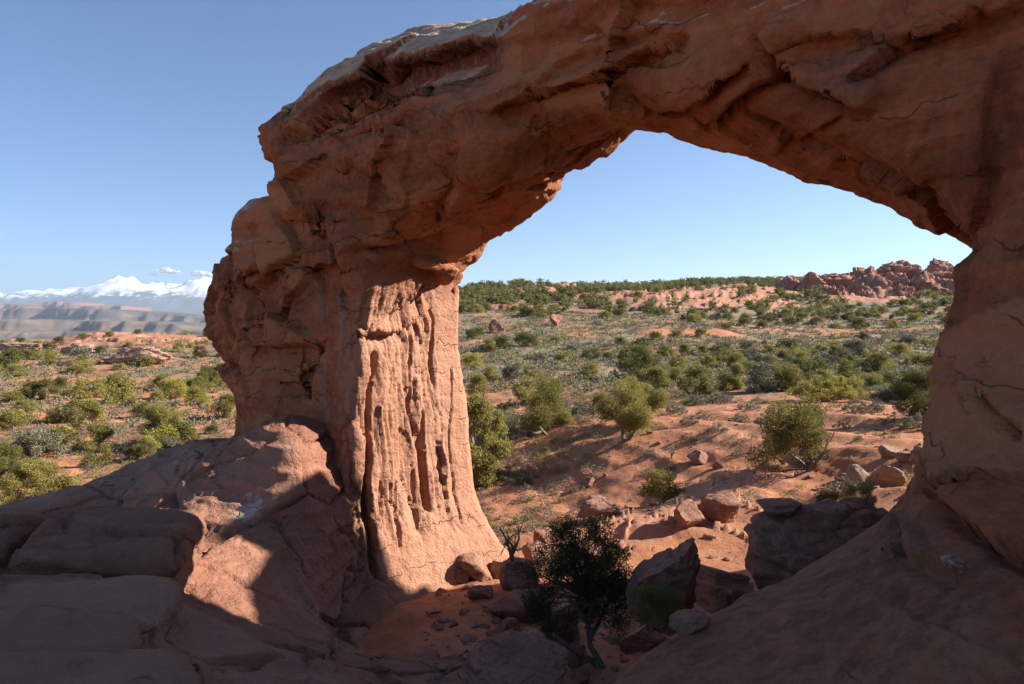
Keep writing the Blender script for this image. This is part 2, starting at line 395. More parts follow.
def terrain_parts(x, y):
    """height and masks (veg, rock, far)"""
    r = np.hypot(x, y); t = np.degrees(np.arctan2(x, y)); px = 512 + F * x / np.maximum(y, 0.1)
    z = base_h(x, y)
    p = np.stack([x, y, np.zeros_like(x)], 1)
    und = sstep(50, 140, r)
    z = z + fbm(p * 0.02, 4, 3) * (1.4 * und) * sstep(900, 500, r) + fbm(p * 0.006, 3, 8) * 6.0 * sstep(220, 420, r) * sstep(2000, 700, r) * sstep(-8, 0, t)
    z = z + fbm(p * 0.16, 4, 5) * 0.28 * sstep(14, 30, r) * (1 + und)
    z = z + fbm(p * 1.1, 3, 6) * 0.05
    # gullied sand bank beyond the arch
    bank = sstep(-4, 0, t) * sstep(17, 21, r) * sstep(42, 33, r)
    q = np.stack([x * 0.9 + y * 0.35, (y - 0.35 * x) * 0.28, np.zeros_like(x)], 1)
    z = z + ridged(q * 0.42, 4, 12, 0.42) * 0.30 * bank + fbm(p * 0.7, 3, 15) * 0.10 * bank
    # small hummocks under the sage
    z = z + (fbm(p * 0.9, 4, 23) * 0.16 + fbm(p * 3.0, 3, 24) * 0.05) * sstep(17, 14, r)
    hum = np.maximum(0, fbm(p * 0.55, 3, 21)) * 0.35 * sstep(28, 40, r) * sstep(160, 90, r)
    z = z + hum
    # slickrock ledges on the far slope and on the left rise
    rock = 0 * x
    def ledge(cx, cy, rx, ry, rot, w, hgt, step):
        nonlocal rock, z
        b = bump_at(x, y, cx, cy, rx, ry, rot); rock = np.maximum(rock, np.clip(b * w, 0, 1))
        zz = z + b * hgt; qz = np.floor(zz / step + 0.35 * fbm(p * 0.05, 3, 40)) * step
        fr = zz / step - np.floor(zz / step)
        z = z + b * hgt + (np.clip(b * 1.6, 0, 1)) * (qz + step * sstep(0.35, 0.75, fr) - zz) * 0.65
    def L(px_, Y): return (px_ - 512) / F * Y, Y
    for (px_, Y, rx, ry, rot, w, hgt, st) in [(125, 166, 18, 18, 0.1, 2.0, 2.0, 1.2), (70, 176, 14, 14, 0.0, 1.8, 1.2, 1.0),
                                              (20, 200, 10, 10, 0.0, 1.2, 0.8, 1.0), (180, 195, 14, 14, 0.1, 0.8, 0.8, 1.0),
                                              (655, 295, 28, 36, 0.5, 1.5, 1.8, 2.2), (705, 320, 32, 30, 0.4, 1.3, 2.0, 2.2), (615, 312, 22, 18, 0.3, 1.6, 1.2, 1.8), (690, 268, 22, 12, 0.2, 1.4, .6, 1.6), (745, 300, 24, 16, 0.1, 1.4, 1.0, 2.0),
                                              (770, 345, 26, 20, 0.2, 1.1, 1.5, 2.4), (500, 255, 12, 9, 0.0, 1.2, 1.0, 1.5), (530, 258, 9, 7, 0.0, 1.0, 0.6, 1.5),
                                              (660, 262, 13, 6, 0.0, 1.2, 0.4, 1.2), (860, 330, 40, 25, 0.0, 0.9, 1.5, 2.0), (560, 395, 20, 14, 0.0, 0.9, 2.0, 2.0), (712, 19.5, 2.0, 1.3, 0.4, 1.6, 0.35, 0.30), (612, 18.8, 2.2, 1.2, 0.2, 1.6, 0.3, 0.28), (668, 21.5, 2.4, 1.2, 0.5, 1.5, 0.3, 0.30), (760, 23, 2.0, 1.4, 0.3, 1.3, 0.3, 0.3)]:
        cx, cy = L(px_, Y); ledge(cx, cy, rx, ry, rot, w, hgt, st)
    # red cut bank of the wash in the valley
    cx, cy = L(690, 165); d = (y - cy) - 3.0 * np.sin((x - cx) * 0.12)
    cut = sstep(15, 8, np.abs(x - cx)); z = z + cut * 1.3 * sstep(-1.5, 1.5, d) * sstep(30, 8, d)
    red = cut * sstep(2.5, 0.8, np.abs(d))
    veg = 0.40 * sstep(29, 42, r) + 0.26 * sstep(44, 65, r) + 0.05 * sstep(200, 260, r) - 1.2 * red
    veg = np.where(t < -10, 0.20 * sstep(18, 40, r) + 0.36 * sstep(60, 110, r), veg)
    # yellow sand clearings on the right of the valley
    for (px_, Y, rx, ry, w) in [(880, 195, 32, 14, 0.30), (930, 160, 14, 7, 0.25), (700, 34, 4, 4, 0.35), (890, 30, 5, 7, 0.6), (760, 30, 5, 5, 0.3)]:
        cx, cy = L(px_, Y); veg = veg - w * bump_at(x, y, cx, cy, rx, ry)
    far = sstep(900, 2500, r)
    return z, veg, rock, far

def terrain_h(x, y):
    z, _, _, _ = terrain_parts(np.atleast_1d(np.asarray(x, float)), np.atleast_1d(np.asarray(y, float))); return z

def build_terrain():
    tt = np.concatenate([np.arange(-180, -50, 4.0), np.arange(-50, 50, 0.13), np.arange(50, 180, 4.0)])
    rr = np.exp(np.concatenate([np.linspace(math.log(4), math.log(80), 330, endpoint=False), np.linspace(math.log(80), math.log(600), 190, endpoint=False), np.linspace(math.log(600), math.log(45000), 60)]))
    T_, R_ = np.meshgrid(np.radians(tt), rr, indexing='ij')
    x = (R_ * np.sin(T_)).ravel(); y = (R_ * np.cos(T_)).ravel()
    z, veg, rock, far = terrain_parts(x, y)
    n, m = len(tt), len(rr)
    i = np.arange(n)[:, None]; j = np.arange(m - 1)[None, :]; i2 = (i + 1) % n
    fc = np.stack([i * m + j, i * m + j + 1, i2 * m + j + 1, i2 * m + j], -1).reshape(-1, 4)
    V = np.stack([x, y, z], 1)
    V = np.vstack([V, [[0, 0, -6.0]]]); c = len(V) - 1
    o = obj('desert_ground', V, fc, M_GROUND)
    for nm, a in (('veg', veg), ('rock', rock), ('far', far)): set_attr(o.data, nm, np.append(a, 0))
    return tag(o, kind='structure')
ground = build_terrain()
BV_GROUND = bvh_of(ground)
def gz(x, y):
    h = BV_GROUND.ray_cast(Vector((x, y, 500)), Vector((0, 0, -1)))[0]
    return h.z if h else float(terrain_h(x, y)[0])

# ================================================================== FOREGROUND SLICKROCK
SL = np.array([(-8.8, 8.2, -3.5), (-6.6, 9, -3.3), (-6.48, 13.3, -3.3), (-8.6, 12.9, -4.1), (-10.2, 13.5, -3.9), (-8.1, 16, -3.25), (-7.65, 18, -3.2), (-4.0, 14.5, -2.3), (-5.2, 15.5, -2.55), (-4.79, 12.5, -3.45), (-5.7, 12.2, -3.5),
     (-4.2, 10.5, -3.85), (-3.5, 11.7, -4.6), (-3.0, 11.8, -5.6), (-2.6, 12.8, -6.2), (-2.2, 14, -6.5), (-3.2, 12.8, -5.1), (-3.75, 13.1, -3.3), (-2.6, 11, -5.3), (-1.64, 6.5, -3.55), (-.95, 7, -4.1), (-.4, 8.3, -4.9), (-.6, 11, -5.35), (-3.3, 6.5, -3.15), (-3.4, 4.5, -2.55), (-2.6, 5, -2.75),
     (0, 0, -1.7), (0, 3, -2.3), (-4, 2, -1.9), (-1.5, 9.5, -4.7), (-3, 8.5, -3.9), (-9.9, 16, -3.95), (-12.4, 13, -6), (-11, 18, -6), (-9, 21, -6.5), (-10, 6, -3.6), (2, 0, -1.9), (1, 4.0, -3.2),
     (-3.84, 13, -2.85), (-6, 6, -2.4), (-6, 2, -1.6), (-10, 0, -2.2), (1.5, 9, -5.6), (1.0, 12.5, -5.8), (-1, 14.5, -5.8), (-1, 17, -6.3), (2.5, 6.5, -5.5), (-5, 19, -5),(-6,-6,-1.5),(4,-6,-1.5),(-13,16,-8.5),(-13,4,-7),(-13,-6,-6)], float)
def _tps(d): return np.where(d > 1e-9, d * d * np.log(np.maximum(d, 1e-9)), 0)
_n = len(SL); _A = np.zeros((_n + 3, _n + 3)); _A[:_n, :_n] = _tps(np.hypot(SL[:, None, 0] - SL[None, :, 0], SL[:, None, 1] - SL[None, :, 1])) + np.eye(_n) * 0.03
_A[:_n, _n] = 1; _A[:_n, _n + 1:] = SL[:, :2]; _A[_n:, :_n] = _A[:_n, _n:].T
_W = np.linalg.solve(_A, np.concatenate([SL[:, 2], [0, 0, 0]]))
def slick_h(x, y):
    x = np.asarray(x, float); y = np.asarray(y, float)
    d = np.hypot(x[:, None] - SL[None, :, 0], y[:, None] - SL[None, :, 1])
    return _tps(d) @ _W[:_n] + _W[_n] + _W[_n + 1] * x + _W[_n + 2] * y

def blob_shell(c, rad, rotz, V, Fc, n=20, m=12, e=0.55, tilt=0.0):
    """rounded slab (superellipsoid) shell"""
    b = len(V); R = Matrix.Rotation(rotz, 3, 'Z') @ Matrix.Rotation(tilt, 3, 'Y')
    sp = lambda v, p: math.copysign(abs(v) ** p, v)
    for k in range(m + 1):
        ph = -math.pi / 2 + math.pi * (k + 0.02) / (m + 0.04)
        for i in range(n):
            a = 2 * math.pi * i / n
            v = R @ Vector((rad[0] * sp(math.cos(ph), e) * sp(math.cos(a), e), rad[1] * sp(math.cos(ph), e) * sp(math.sin(a), e), rad[2] * sp(math.sin(ph), e)))
            V.append((c[0] + v.x, c[1] + v.y, c[2] + v.z))
    for k in range(m):
        for i in range(n):
            j = (i + 1) % n; Fc.append((b + k * n + i, b + k * n + j, b + (k + 1) * n + j, b + (k + 1) * n + i))
    Fc.append(tuple(b + i for i in reversed(range(n)))); Fc.append(tuple(b + m * n + i for i in range(n)))

def build_slick():
    xs = np.arange(-13, 3.01, 0.15); ys = np.arange(-6, 19.6, 0.15)
    X, Y = np.meshgrid(xs, ys, indexing='ij'); z = slick_h(X.ravel(), Y.ravel())
    n, m = X.shape; V = [tuple(v) for v in np.stack([X.ravel(), Y.ravel(), z], 1)]
    Fc = [(i * m + j, (i + 1) * m + j, (i + 1) * m + j + 1, i * m + j + 1) for i in range(n - 1) for j in range(m - 1)]
    b = len(V)
    border = [(i, 0) for i in range(n)] + [(n - 1, j) for j in range(1, m)] + [(i, m - 1) for i in range(n - 2, -1, -1)] + [(0, j) for j in range(m - 2, 0, -1)]
    for (i, j) in border: V.append((X[i, j], Y[i, j], -9.0))
    L = len(border)
    for k in range(L):
        i, j = border[k]; i2, j2 = border[(k + 1) % L]
        Fc.append((i * m + j, b + k, b + (k + 1) % L, i2 * m + j2))
    Fc.append(tuple(b + k for k in range(L)))
    # rounded exfoliation slabs on the left
    blob_shell((-5.2, 8.9, -3.35), (0.95, 1.15, 0.70), 0.25, V, Fc, e=0.28, tilt=0.12)
    blob_shell((-7.3, 8.1, -3.35), (1.05, 1.5, 0.70), 0.3, V, Fc, e=0.28, tilt=0.05)
    blob_shell((-4.6, 6.1, -3.15), (1.3, 1.0, 0.55), 0.2, V, Fc, e=0.28, tilt=0.10)
    blob_shell((-3.7, 4.7, -2.98), (1.5, 0.62, 0.46), 0.2, V, Fc, e=0.28, tilt=0.1)
    me = remeshed(V, Fc, 0.052, 1)
    co = get_co(me)
    def f(c, nn):
        p = c * 1.0
        d = fbm(p * (0.6, 0.6, 1.0), 4, 50) * 0.08 + fbm(p * 2.4, 4, 51) * 0.035
        st = c[:, 2] + 0.18 * c[:, 0] + 0.25 * fbm(p * 0.5, 3, 52)
        d += 0.05 * (1 - np.abs(((st * 3.1) % 1) * 2 - 1)) ** 3
        w = p + 0.5 * np.stack([fbm(p * 0.7, 3, 56), fbm(p * 0.7, 3, 57), 0 * p[:, 0]], 1)
        tl, e, cid = facets(w * (0.48, 0.48, 0.6), 58); d += 0.10 * tl + 0.05 * cid - 0.13 * sstep(0.035, 0.0, e)
        tl, e, cid = facets(w * (1.5, 1.5, 2.2), 59); d += 0.03 * tl + 0.018 * cid
        return d
    displace(me, f)
    o = bpy.data.objects.new('slickrock', me); COL.objects.link(o); me.name = 'slickrock'
    me.materials.clear(); me.materials.append(M_SLICK)
    co = get_co(me)
    gp = at(252, 511, 12.4)
    wht = np.exp(-(((co - gp) / (0.42, 0.5, 0.5)) ** 2).sum(1)) * 0.75
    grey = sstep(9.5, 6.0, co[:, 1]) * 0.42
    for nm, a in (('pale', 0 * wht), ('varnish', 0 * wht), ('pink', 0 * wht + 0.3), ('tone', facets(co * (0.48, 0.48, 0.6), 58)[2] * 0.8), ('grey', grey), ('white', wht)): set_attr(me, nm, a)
    return tag(o, kind='structure')
slick = build_slick()

# ================================================================== THE ARCH
D2 = np.array([0.74, -0.67]) / np.hypot(0.74, 0.67); N2 = np.array([-D2[1], D2[0]])   # along the span / into the rock
O2 = np.array([-3.3, 14.0])
def P3(s, t, z): xy = O2 + D2 * s + N2 * t; return (xy[0], xy[1], z)
def st_of(x, y):
    dx, dy = x - O2[0], y - O2[1]; return dx * D2[0] + dy * D2[1], dx * N2[0] + dy * N2[1]
def s_px(px, t=0.0):
    k = (px - 512) / F; ox, oy = O2 + N2 * t
    return (k * oy - ox) / (D2[0] - k * D2[1])
def sz_px(px, py, t=0.0):
    s = s_px(px, t); Y = (O2 + D2 * s + N2 * t)[1]; return s, (HY - py) / F * Y

def build_arch():
    V, Fc = [], []
    # left pillar: horizontal sections  (front-left s, front-right s/t, rear-right s/t)
    keys = []
    for z, fl, frs, frt, rrs, rrt in [(-7.6, -6.2, 1.3, -0.6, 2.2, 5.0), (-6.2, -6.0, 0.8, -0.3, 1.5, 4.6), (-5.4, -5.8, 0.42, -0.1, 0.85, 4.1), (-4.6, -5.6, 0.2, 0, 0.2, 3.95), (-4, -5.5, 0.1, 0, -0.05, 3.9),
                                      (-3, -5.46, 0.05, 0, -0.2, 3.9), (-2, -5.25, 0, 0, -0.25, 3.85), (-1.2, -5.9, 0, 0, -0.35, 3.75), (-.5, -6.6, 0.02, 0, -0.42, 3.7), (0.05, -7.0, 0.05, 0, -0.4, 3.7),
                                      (.8, -6.8, 0.1, 0, -0.35, 3.7), (1.5, -6.5, 0.2, 0, -0.2, 3.7), (1.95, -5.6, .2, 0, -.2, 3.6), (2.4, -5.0, 0.2, 0.05, -0.2, 3.6), (2.65, -4.2, 0.1, .1, -.2, 3.5)]:
        fl = fl - 0.30
        ring = [P3(fl, 0.1, z), P3(fl * 0.66 + frs * 0.34, -0.12, z), P3(fl * 0.33 + frs * 0.67, -0.05, z), P3(frs, frt, z), P3(frs * 0.66 + rrs * 0.34, frt * .66 + rrt * .34, z), P3(frs * 0.33 + rrs * 0.67, frt * .33 + rrt * .67, z), P3(rrs, rrt, z),
                P3(rrs * 0.5 + fl * 0.5, rrt - 0.1, z), P3(fl + 1.4, 3.3, z), P3(fl + 0.3, 1.5, z)]
        keys.append((z, ring))
    loft([chaikin(r, 2) for r in interp_rings(keys, 0.2)], V, Fc)
    # span: vertical sections (s, front top, front bottom, rear bottom, rear top)
    ft = lambda px, py: sz_px(px, py)
    keys = []
    for s, zft, zfb, zrb, zrt in [(-3.62, 4.7, 4.1, 4.1, 4.6), (-3.4, 4.95, 3.75, 3.8, 4.8), (-3.0, 5.1, 3.5, 3.3, 4.9), (-2.75, 5.15, 1.8, 1.8, 4.9), (-2.0, 5.3, 1.0, 1.0, 5.0), (-1.0, 5.4, 0.3, 1.0, 5.2), (0, 5.5, -0.35, 1.35, 5.4), (0.6, 5.48, 1.2, 1.75, 5.4), (1.4, 5.42, 1.75, 2.25, 5.4),
                                  (2.45, 5.3, 2.0, 2.9, 5.3), (3.7, 5.05, 2.45, 3.5, 5.1), (4.35, 4.95, 2.85, 3.75, 5.1), (4.7, 5.5, 3.0, 3.88, 5.4), (5.4, 6.2, 3.3, 3.75, 6.0), (6.5, 6.8, 3.35, 3.2, 6.4), (7.7, 7.0, 3.0, 2.55, 6.6), (9.25, 7.0, 2.2, 1.76, 6.6),
                                  (10.15, 7, 1.5, 1.0, 6.6), (11, 7, .6, .2, 6.4), (13, 7, -1.5, -1.5, 6.4), (16, 6.6, -3, -3, 6)]:
        crn = 0.60 * float(sstep(3.9, 1.2, s)) * float(sstep(-3.6, -2.4, s)); zft = zft - 0.3 * crn + 0.28 * math.exp(-((s + 0.9) / 1.3) ** 2)
        ring = [P3(s, 0.25, zft), P3(s, -0.15, zft * .7 + zfb * .3), P3(s, -0.1, zft * .35 + zfb * .65), P3(s, 0.1, zfb), P3(s, 1.3, zfb * .64 + zrb * .36 + .05), P3(s, 2.5, zfb * .3 + zrb * .7 + .05), P3(s, 3.6, zrb),
                P3(s, 3.9, zrb * .6 + zrt * .4), P3(s, 3.7, zrb * .2 + zrt * .8), P3(s, 3.2, zrt + .9 * crn), P3(s, 1.7, (zft + zrt) / 2 + .25 + 1.4 * crn)]
        keys.append((s, ring))
    loft([chaikin(r, 2) for r in interp_rings(keys, 0.2)], V, Fc)
    # right leg with its flaring foot: horizontal sections A inner front, B, C nearest, then round behind
    keys = []
    for z, A, B, C, Fr in [(-7.5, (-.6, 8.8), (-.8, 6), (-1.2, 2.5), (4.6, 12.5)), (-5.2, (.3, 7.6), (.0, 5.9), (-.5, 3), (5.3, 11.5)), (-3.6, (.8, 6.5), (.4, 5.3), (-.3, 3.1), (6.0, 10.6)), (-2.95, (1.2, 6.15), (.65, 5.2), (0, 3.4), (6.2, 10.3)), (-2.7, (2.5, 6.8), (1.5, 4.7), (.8, 3.3), (6.3, 10.2)),
                           (-2.4, (3.25, 6.95), (2.3, 4.8), (1.8, 3.5), (6.35, 10.1)), (-1.82, (3.88, 7.0), (3.2, 5.3), (2.65, 3.5), (6.4, 10)), (-1.2, (4.23, 7.0), (3.85, 5.5), (3.7, 3.6), (6.55, 9.8)), (-.7, (4.45, 7.0), (4.2, 5.6), (4.2, 3.6), (6.7, 9.7)),
                           (-.2, (4.55, 7.0), (4.4, 5.7), (4.6, 3.6), (6.8, 9.6)), (.7, (4.7, 6.9), (4.7, 5.6), (5, 3.4), (7, 9.5)), (2.1, (4.85, 6.7), (5.0, 5.4), (5.6, 3.2), (7.6, 9.4)), (3.5, (5.4, 6.3), (5.6, 5), (6.2, 3), (8, 9.2)), (5.0, (6, 6.2), (6.2, 5), (6.8, 3), (8.5, 9))]:
        ring = [(*A, z), ((A[0] + B[0]) / 2 - .05, (A[1] + B[1]) / 2, z), (*B, z), (*C, z), (C[0] + 2.5, C[1] - 1.2, z), (13.5, 1.5, z), (15, 8, z), (12, 10.5, z), (*Fr, z), ((A[0] + Fr[0]) / 2 - .1, (A[1] + Fr[1]) / 2 + .1, z)]
        keys.append((z, ring))
    loft([chaikin(r, 2) for r in interp_rings(keys, 0.15)], V, Fc)
    # unseen rock added behind the right leg, shaped to cast the ramp's rounded shadow
    keys = []
    for z, x0, y0, y1 in [(-7.5, 9.8, 9.6, 16.2), (-4, 10.4, 9.6, 16.3), (-1, 10.9, 9.6, 16.4), (1.5, 11.0, 9.6, 16.4), (3.9, 11.0, 10.2, 16.5), (4.4, 11.0, 12.2, 16.5), (4.55, 11.1, 14.45, 16.5), (5.6, 11.3, 14.85, 16.3)]:
        ring = [(x0, y0, z), (x0, (y0 * 2 + y1) / 3, z), (x0, (y0 + y1 * 2) / 3, z), (x0 + .2, y1, z), (12.5, y1 + .3, z), (15, y1, z), (15, y0, z), (12, y0 - .5, z)]
        keys.append((z, ring))
    loft([chaikin(r, 2) for r in interp_rings(keys, 0.3)], V, Fc)
    me = remeshed(V, Fc, ARCH_VOX, 5)
    return me
ARCH_VOX = 0.047
arch_me = build_arch()

def stroke_d(px, py, pts):
    """signed pixel distance to an open polyline (positive on its lower / right side) and the position along it"""
    pts = np.asarray(pts, float); best = np.full(len(px), 1e9); sgn = np.ones(len(px)); par = np.zeros(len(px))
    L = np.concatenate([[0], np.cumsum(np.hypot(*np.diff(pts, axis=0).T))])
    for k in range(len(pts) - 1):
        a, b = pts[k], pts[k + 1]; e = b - a; l2 = (e ** 2).sum()
        u = ((px - a[0]) * e[0] + (py - a[1]) * e[1]) / l2; uc = np.clip(u, 0, 1)
        d = np.hypot(px - a[0] - uc * e[0], py - a[1] - uc * e[1]); m = d < best
        cr = e[0] * (py - a[1]) - e[1] * (px - a[0])
        best = np.where(m, d, best); sgn = np.where(m, np.sign(cr), sgn); par = np.where(m, (L[k] + uc * (L[k + 1] - L[k])) / L[-1], par)
    return best * sgn, par

# ledges, lips, cracks of the rock: points, raise above (width, amount), recess below (width, amount)
STROKES = [
    ([(272, 146), (301, 124), (341, 88), (388, 66), (449, 52), (503, 40)], 14, .15, 34, -.26),
    ([(311, 147), (348, 126), (395, 112), (405, 96), (436, 92)], 30, -.10, 10, .12),
    ([(404, 112), (385, 165), (372, 220)], 6, .02, 46, .16),
    ([(462, 146), (458, 190), (440, 226)], 12, .10, 22, -.16),
    ([(345, 252), (372, 244), (422, 234), (446, 227)], 20, .06, 8, -.20),
    ([(480, 116), (537, 92), (591, 77), (648, 45), (690, 34)], 16, .12, 26, -.24),
    ([(530, 92), (560, 62), (620, 38), (668, 28)], 14, .02, 24, -.12),
    ([(640, 114), (695, 97), (732, 76), (752, 60)], 22, .12, 8, -.22),
    ([(690, 129), (735, 100), (782, 70)], 26, .14, 12, -.38),
    ([(768, 20), (786, 66), (811, 85), (854, 101), (880, 112)], 30, .20, 26, -.22),
    ([(845, 84), (908, 38), (992, 6)], 16, .12, 10, -.20),
    ([(770, 150), (815, 128), (838, 118)], 10, .05, 6, -.10),
    ([(1000, 60), (984, 112), (988, 180), (976, 246)], 14, -.03, 40, .07),
    ([(960, 358), (966, 385), (974, 414)], 10, .05, 8, -.13),
    ([(980, 384), (998, 402), (1030, 432)], 14, .06, 14, -.12),
    ([(928, 456), (931, 482), (965, 516), (996, 543), (1040, 568)], 30, .09, 12, -.12),
    ([(893, 505), (904, 530), (907, 551), (928, 562), (966, 574)], 12, .05, 16, -.08),
    ([(350, 335), (400, 330), (440, 300), (475, 262)], 10, .10, 10, -.16),
    ([(232, 292), (255, 284), (280, 262), (300, 250)], 16, .12, 16, -.20),
    ([(206, 290), (235, 285), (262, 262)], 8, .06, 8, -.12),
    ([(300, 205), (330, 232), (345, 250), (350, 300)], 24, .16, 18, -.16),
    ([(232, 345), (270, 345), (330, 342)], 16, .05, 14, -.10),
    ([(318, 345), (316, 375), (312, 402)], 8, .03, 34, -.28),
    ([(262, 300), (270, 330), (278, 352)], 10, .06, 8, -.16),
    ([(296, 300), (290, 335), (286, 350)], 10, .06, 8, -.14),
    ([(540, 160), (590, 140), (625, 125)], 12, .06, 8, -.14),
    ([(480, 190), (540, 168), (585, 172)], 12, .06, 8, -.14),
    ([(840, 150), (880, 182), (925, 205)], 16, .08, 16, -.12),
]
def lit_pink_m(no, s, z): return sstep(0.1, 0.5, no[:, 0] * D2[0] + no[:, 1] * D2[1]) * sstep(1.8, 0.9, s) * sstep(-2.2, -1.0, s) * sstep(1.2, 0.4, z)  # inner pillar face: pale rock, its sunlit look partly painted in
def sculpt_arch(me):
    def zones(c, n):
        s, t = st_of(c[:, 0], c[:, 1]); z = c[:, 2]
        inner = sstep(0.15, 0.6, n[:, 0] * D2[0] + n[:, 1] * D2[1]) * sstep(1.6, 0.7, s) * sstep(-1.8, -0.8, s) * sstep(1.3, 0.5, z)
        return s, t, z, inner
    # ---- broad form: spalled planes and bedding
    def f1(c, n):
        s, t, z, inner = zones(c, n)
        w = c + 0.5 * np.stack([fbm(c * 0.6, 3, 61), fbm(c * 0.6, 3, 62), 0.5 * fbm(c * 0.6, 3, 63)], 1)
        rough = sstep(-2.6, -1.5, z) * (1 - 0.95 * inner)
        d = fbm(c * 0.4, 3, 60) * 0.12 * (1 - 0.7 * inner)
        tl, e, cid = facets(w * (0.40, 0.40, 0.62), 64); d += (0.20 * tl + 0.12 * cid) * rough
        b = z + 0.05 * s + 0.45 * fbm(c * (0.3, 0.3, 0.1), 3, 66)
        for k, amp, sd in ((0.75, 0.11, 3), (1.9, 0.06, 5), (4.3, 0.022, 8)):
            kb = np.floor(b * k).astype(np.int64); fr = b * k - kb; O = np.zeros_like(kb)
            h0 = _hash(kb, O, O, sd); h1 = _hash(kb + 1, O, O, sd)
            d += amp * (h0 + (h1 - h0) * sstep(0.93, 1.0, fr)) * rough * (0.5 + 0.5 * sstep(1.5, 4, z))
        w2 = c + 0.25 * np.stack([fbm(c * 1.1, 2, 161), fbm(c * 1.1, 2, 162), 0.4 * fbm(c * 1.1, 2, 163)], 1)
        tl, e, cid = facets(w2 * (0.95, 0.95, 1.7) + 7.7, 65); d += (0.05 * tl + 0.045 * cid) * rough * sstep(-0.15, 0.25, fbm(c * 0.35, 2, 164))
        return d
    displace(me, f1)
    # ---- ledges and cracks where the rock has them
    def f2(c, n):
        d = np.zeros(len(c)); y = np.maximum(c[:, 1], 0.3); px = 512 + F * c[:, 0] / y; py = HY - F * c[:, 2] / y
        face = sstep(0.02, 0.25, -(n * c).sum(1) / np.linalg.norm(c, axis=1))
        wx = 4 * fbm(c * 1.3, 3, 67); wy = 4 * fbm(c * 1.3, 3, 68)
        for pts, wu, au, wd, ad in STROKES:
            sd, par = stroke_d(px + wx, py + wy, pts)
            end = sstep(0, 0.12, par) * sstep(1.0, 0.88, par); end = np.maximum(end, 0.0)
            # rounded lip above, undercut right below
            up = np.where(sd < 0, np.exp(-(sd / wu) ** 2), np.exp(-(sd / 2.0) ** 2)); dn = np.where(sd >= 0, np.exp(-(sd / wd) ** 2) * sstep(0, 2.5, sd), 0)
            d += face * end * (1.15 * au * up + 1.35 * ad * dn)
        return d
    displace(me, f2)
    # ---- flaking of the lit inner face, flutes on the shaded front
    def f3(c, n):
        s, t, z, inner = zones(c, n); wob = fbm(c * 0.6, 3, 70); d = np.zeros(len(c))
        zone = inner * sstep(2.9, 2.3, t + 0.3 * wob + 0.12 * (z + 3)) * sstep(-5.2, -4.2, z + 0.5 * wob)
        q = np.stack([t * 3.6 + 0.45 * wob + 0.15 * z, z * 0.62 + 0.6 * t, 0 * t], 1)
        tl, e, cid = facets(q, 71)
        fl = 0.055 * cid + 0.11 * tl - 0.05 * sstep(0.05, 0.0, e)
        q2 = np.stack([t * 8.5 + 0.8 * wob + 0.3 * z, z * 0.9 + t, 0 * t], 1)
        tl, e, cid = facets(q2, 73); fl += 0.022 * cid + 0.045 * tl + 0.015 * fbm(q2 * (1.6, 1.0, 1), 3, 74)
        d += zone * fl
        for tc, z0, z1, w, dp in [(0.42, -5.4, -0.6, 0.09, 0.5), (2.0, -4.4, -2.0, 0.12, 0.5), (2.9, -4.9, -1.0, 0.035, 0.16), (1.55, -2.4, 0.1, 0.05, 0.25), (2.3, -1.6, 0.4, 0.05, 0.2), (1.1, -5, -3.4, .05, .2), (1.65, -4.8, -3.2, .04, .2)]:
            dt = np.abs(t - tc - 0.12 * fbm(np.stack([z * 1.1, 0 * z + tc * 9, 0 * z], 1), 3, 75) - 0.05 * (z + 3))
            d -= inner * dp * sstep(w, w * 0.2, dt) * sstep(z0, z0 + .4, z) * sstep(z1, z1 - .4, z)
        fz = sstep(0.2, 0.8, -(n[:, 0] * N2[0] + n[:, 1] * N2[1])) * sstep(2.8, 1.8, z) * sstep(-2.6, -1.4, z) * sstep(0.2, -0.5, s)
        q3 = np.stack([s * 1.1 + 0.45 * z, z * 0.32 - s * 0.15, 0 * s], 1)
        t3_, e3_, c3_ = facets(q3 + 0.3 * wob[:, None], 77)
        d += fz * (c3_ * 0.08 + 0.22 * t3_ - 0.05 * sstep(0.06, 0, e3_))
        # finer relief everywhere, bedded
        fine = 1 - 0.6 * inner
        d += fine * (fbm(c * (1.2, 1.2, 2.4), 4, 80) * 0.04 + ridged(c * (0.8, 0.8, 4.0), 3, 82) * 0.036 * sstep(-2, 0, z) + fbm(c * (4.5, 4.5, 7.0), 3, 85) * 0.028)
        return d
    displace(me, f3)
    co = get_co(me); no = get_no(me); s, t = st_of(co[:, 0], co[:, 1]); z = co[:, 2]
    nb = fbm(co * 0.9, 4, 90)
    up = sstep(0.05, 0.5, no[:, 2])
    pale = up * sstep(4.65, 4.95, z + 0.25 * nb + 0.10 * (s + 2)) + up * 0.9 * sstep(1.2, 1.9, z) * sstep(-3.0, -4.0, s)
    pale = np.clip(pale, 0, 1)
    capz = 4.35 - 0.10 * (s + 2)
    var = sstep(-0.25, 0.25, z - capz + 0.35 * nb) * sstep(0.55, 0.1, no[:, 2]) * sstep(4.9, 4.2, s) * 0.78
    def spot(px, py, t_, rs, rz, amt, slant=0.0):
        s0, z0 = sz_px(px, py, t_); return amt * np.exp(-(((s - s0) / rs) ** 2 + ((z - z0 - slant * (s - s0)) / rz) ** 2 + ((t - t_) / 1.2) ** 2))
    var = np.maximum.reduce([var, spot(482, 120, 0, .42, .8, .75), spot(300, 150, 0, .18, .7, .55), spot(310, 110, 0, 1.2, .3, .5), spot(820, 150, 2.2, 1.0, .22, .75), spot(960, 40, -.2, 1.2, .16, .7, .3), spot(330, 245, 0, .2, .8, .4)])
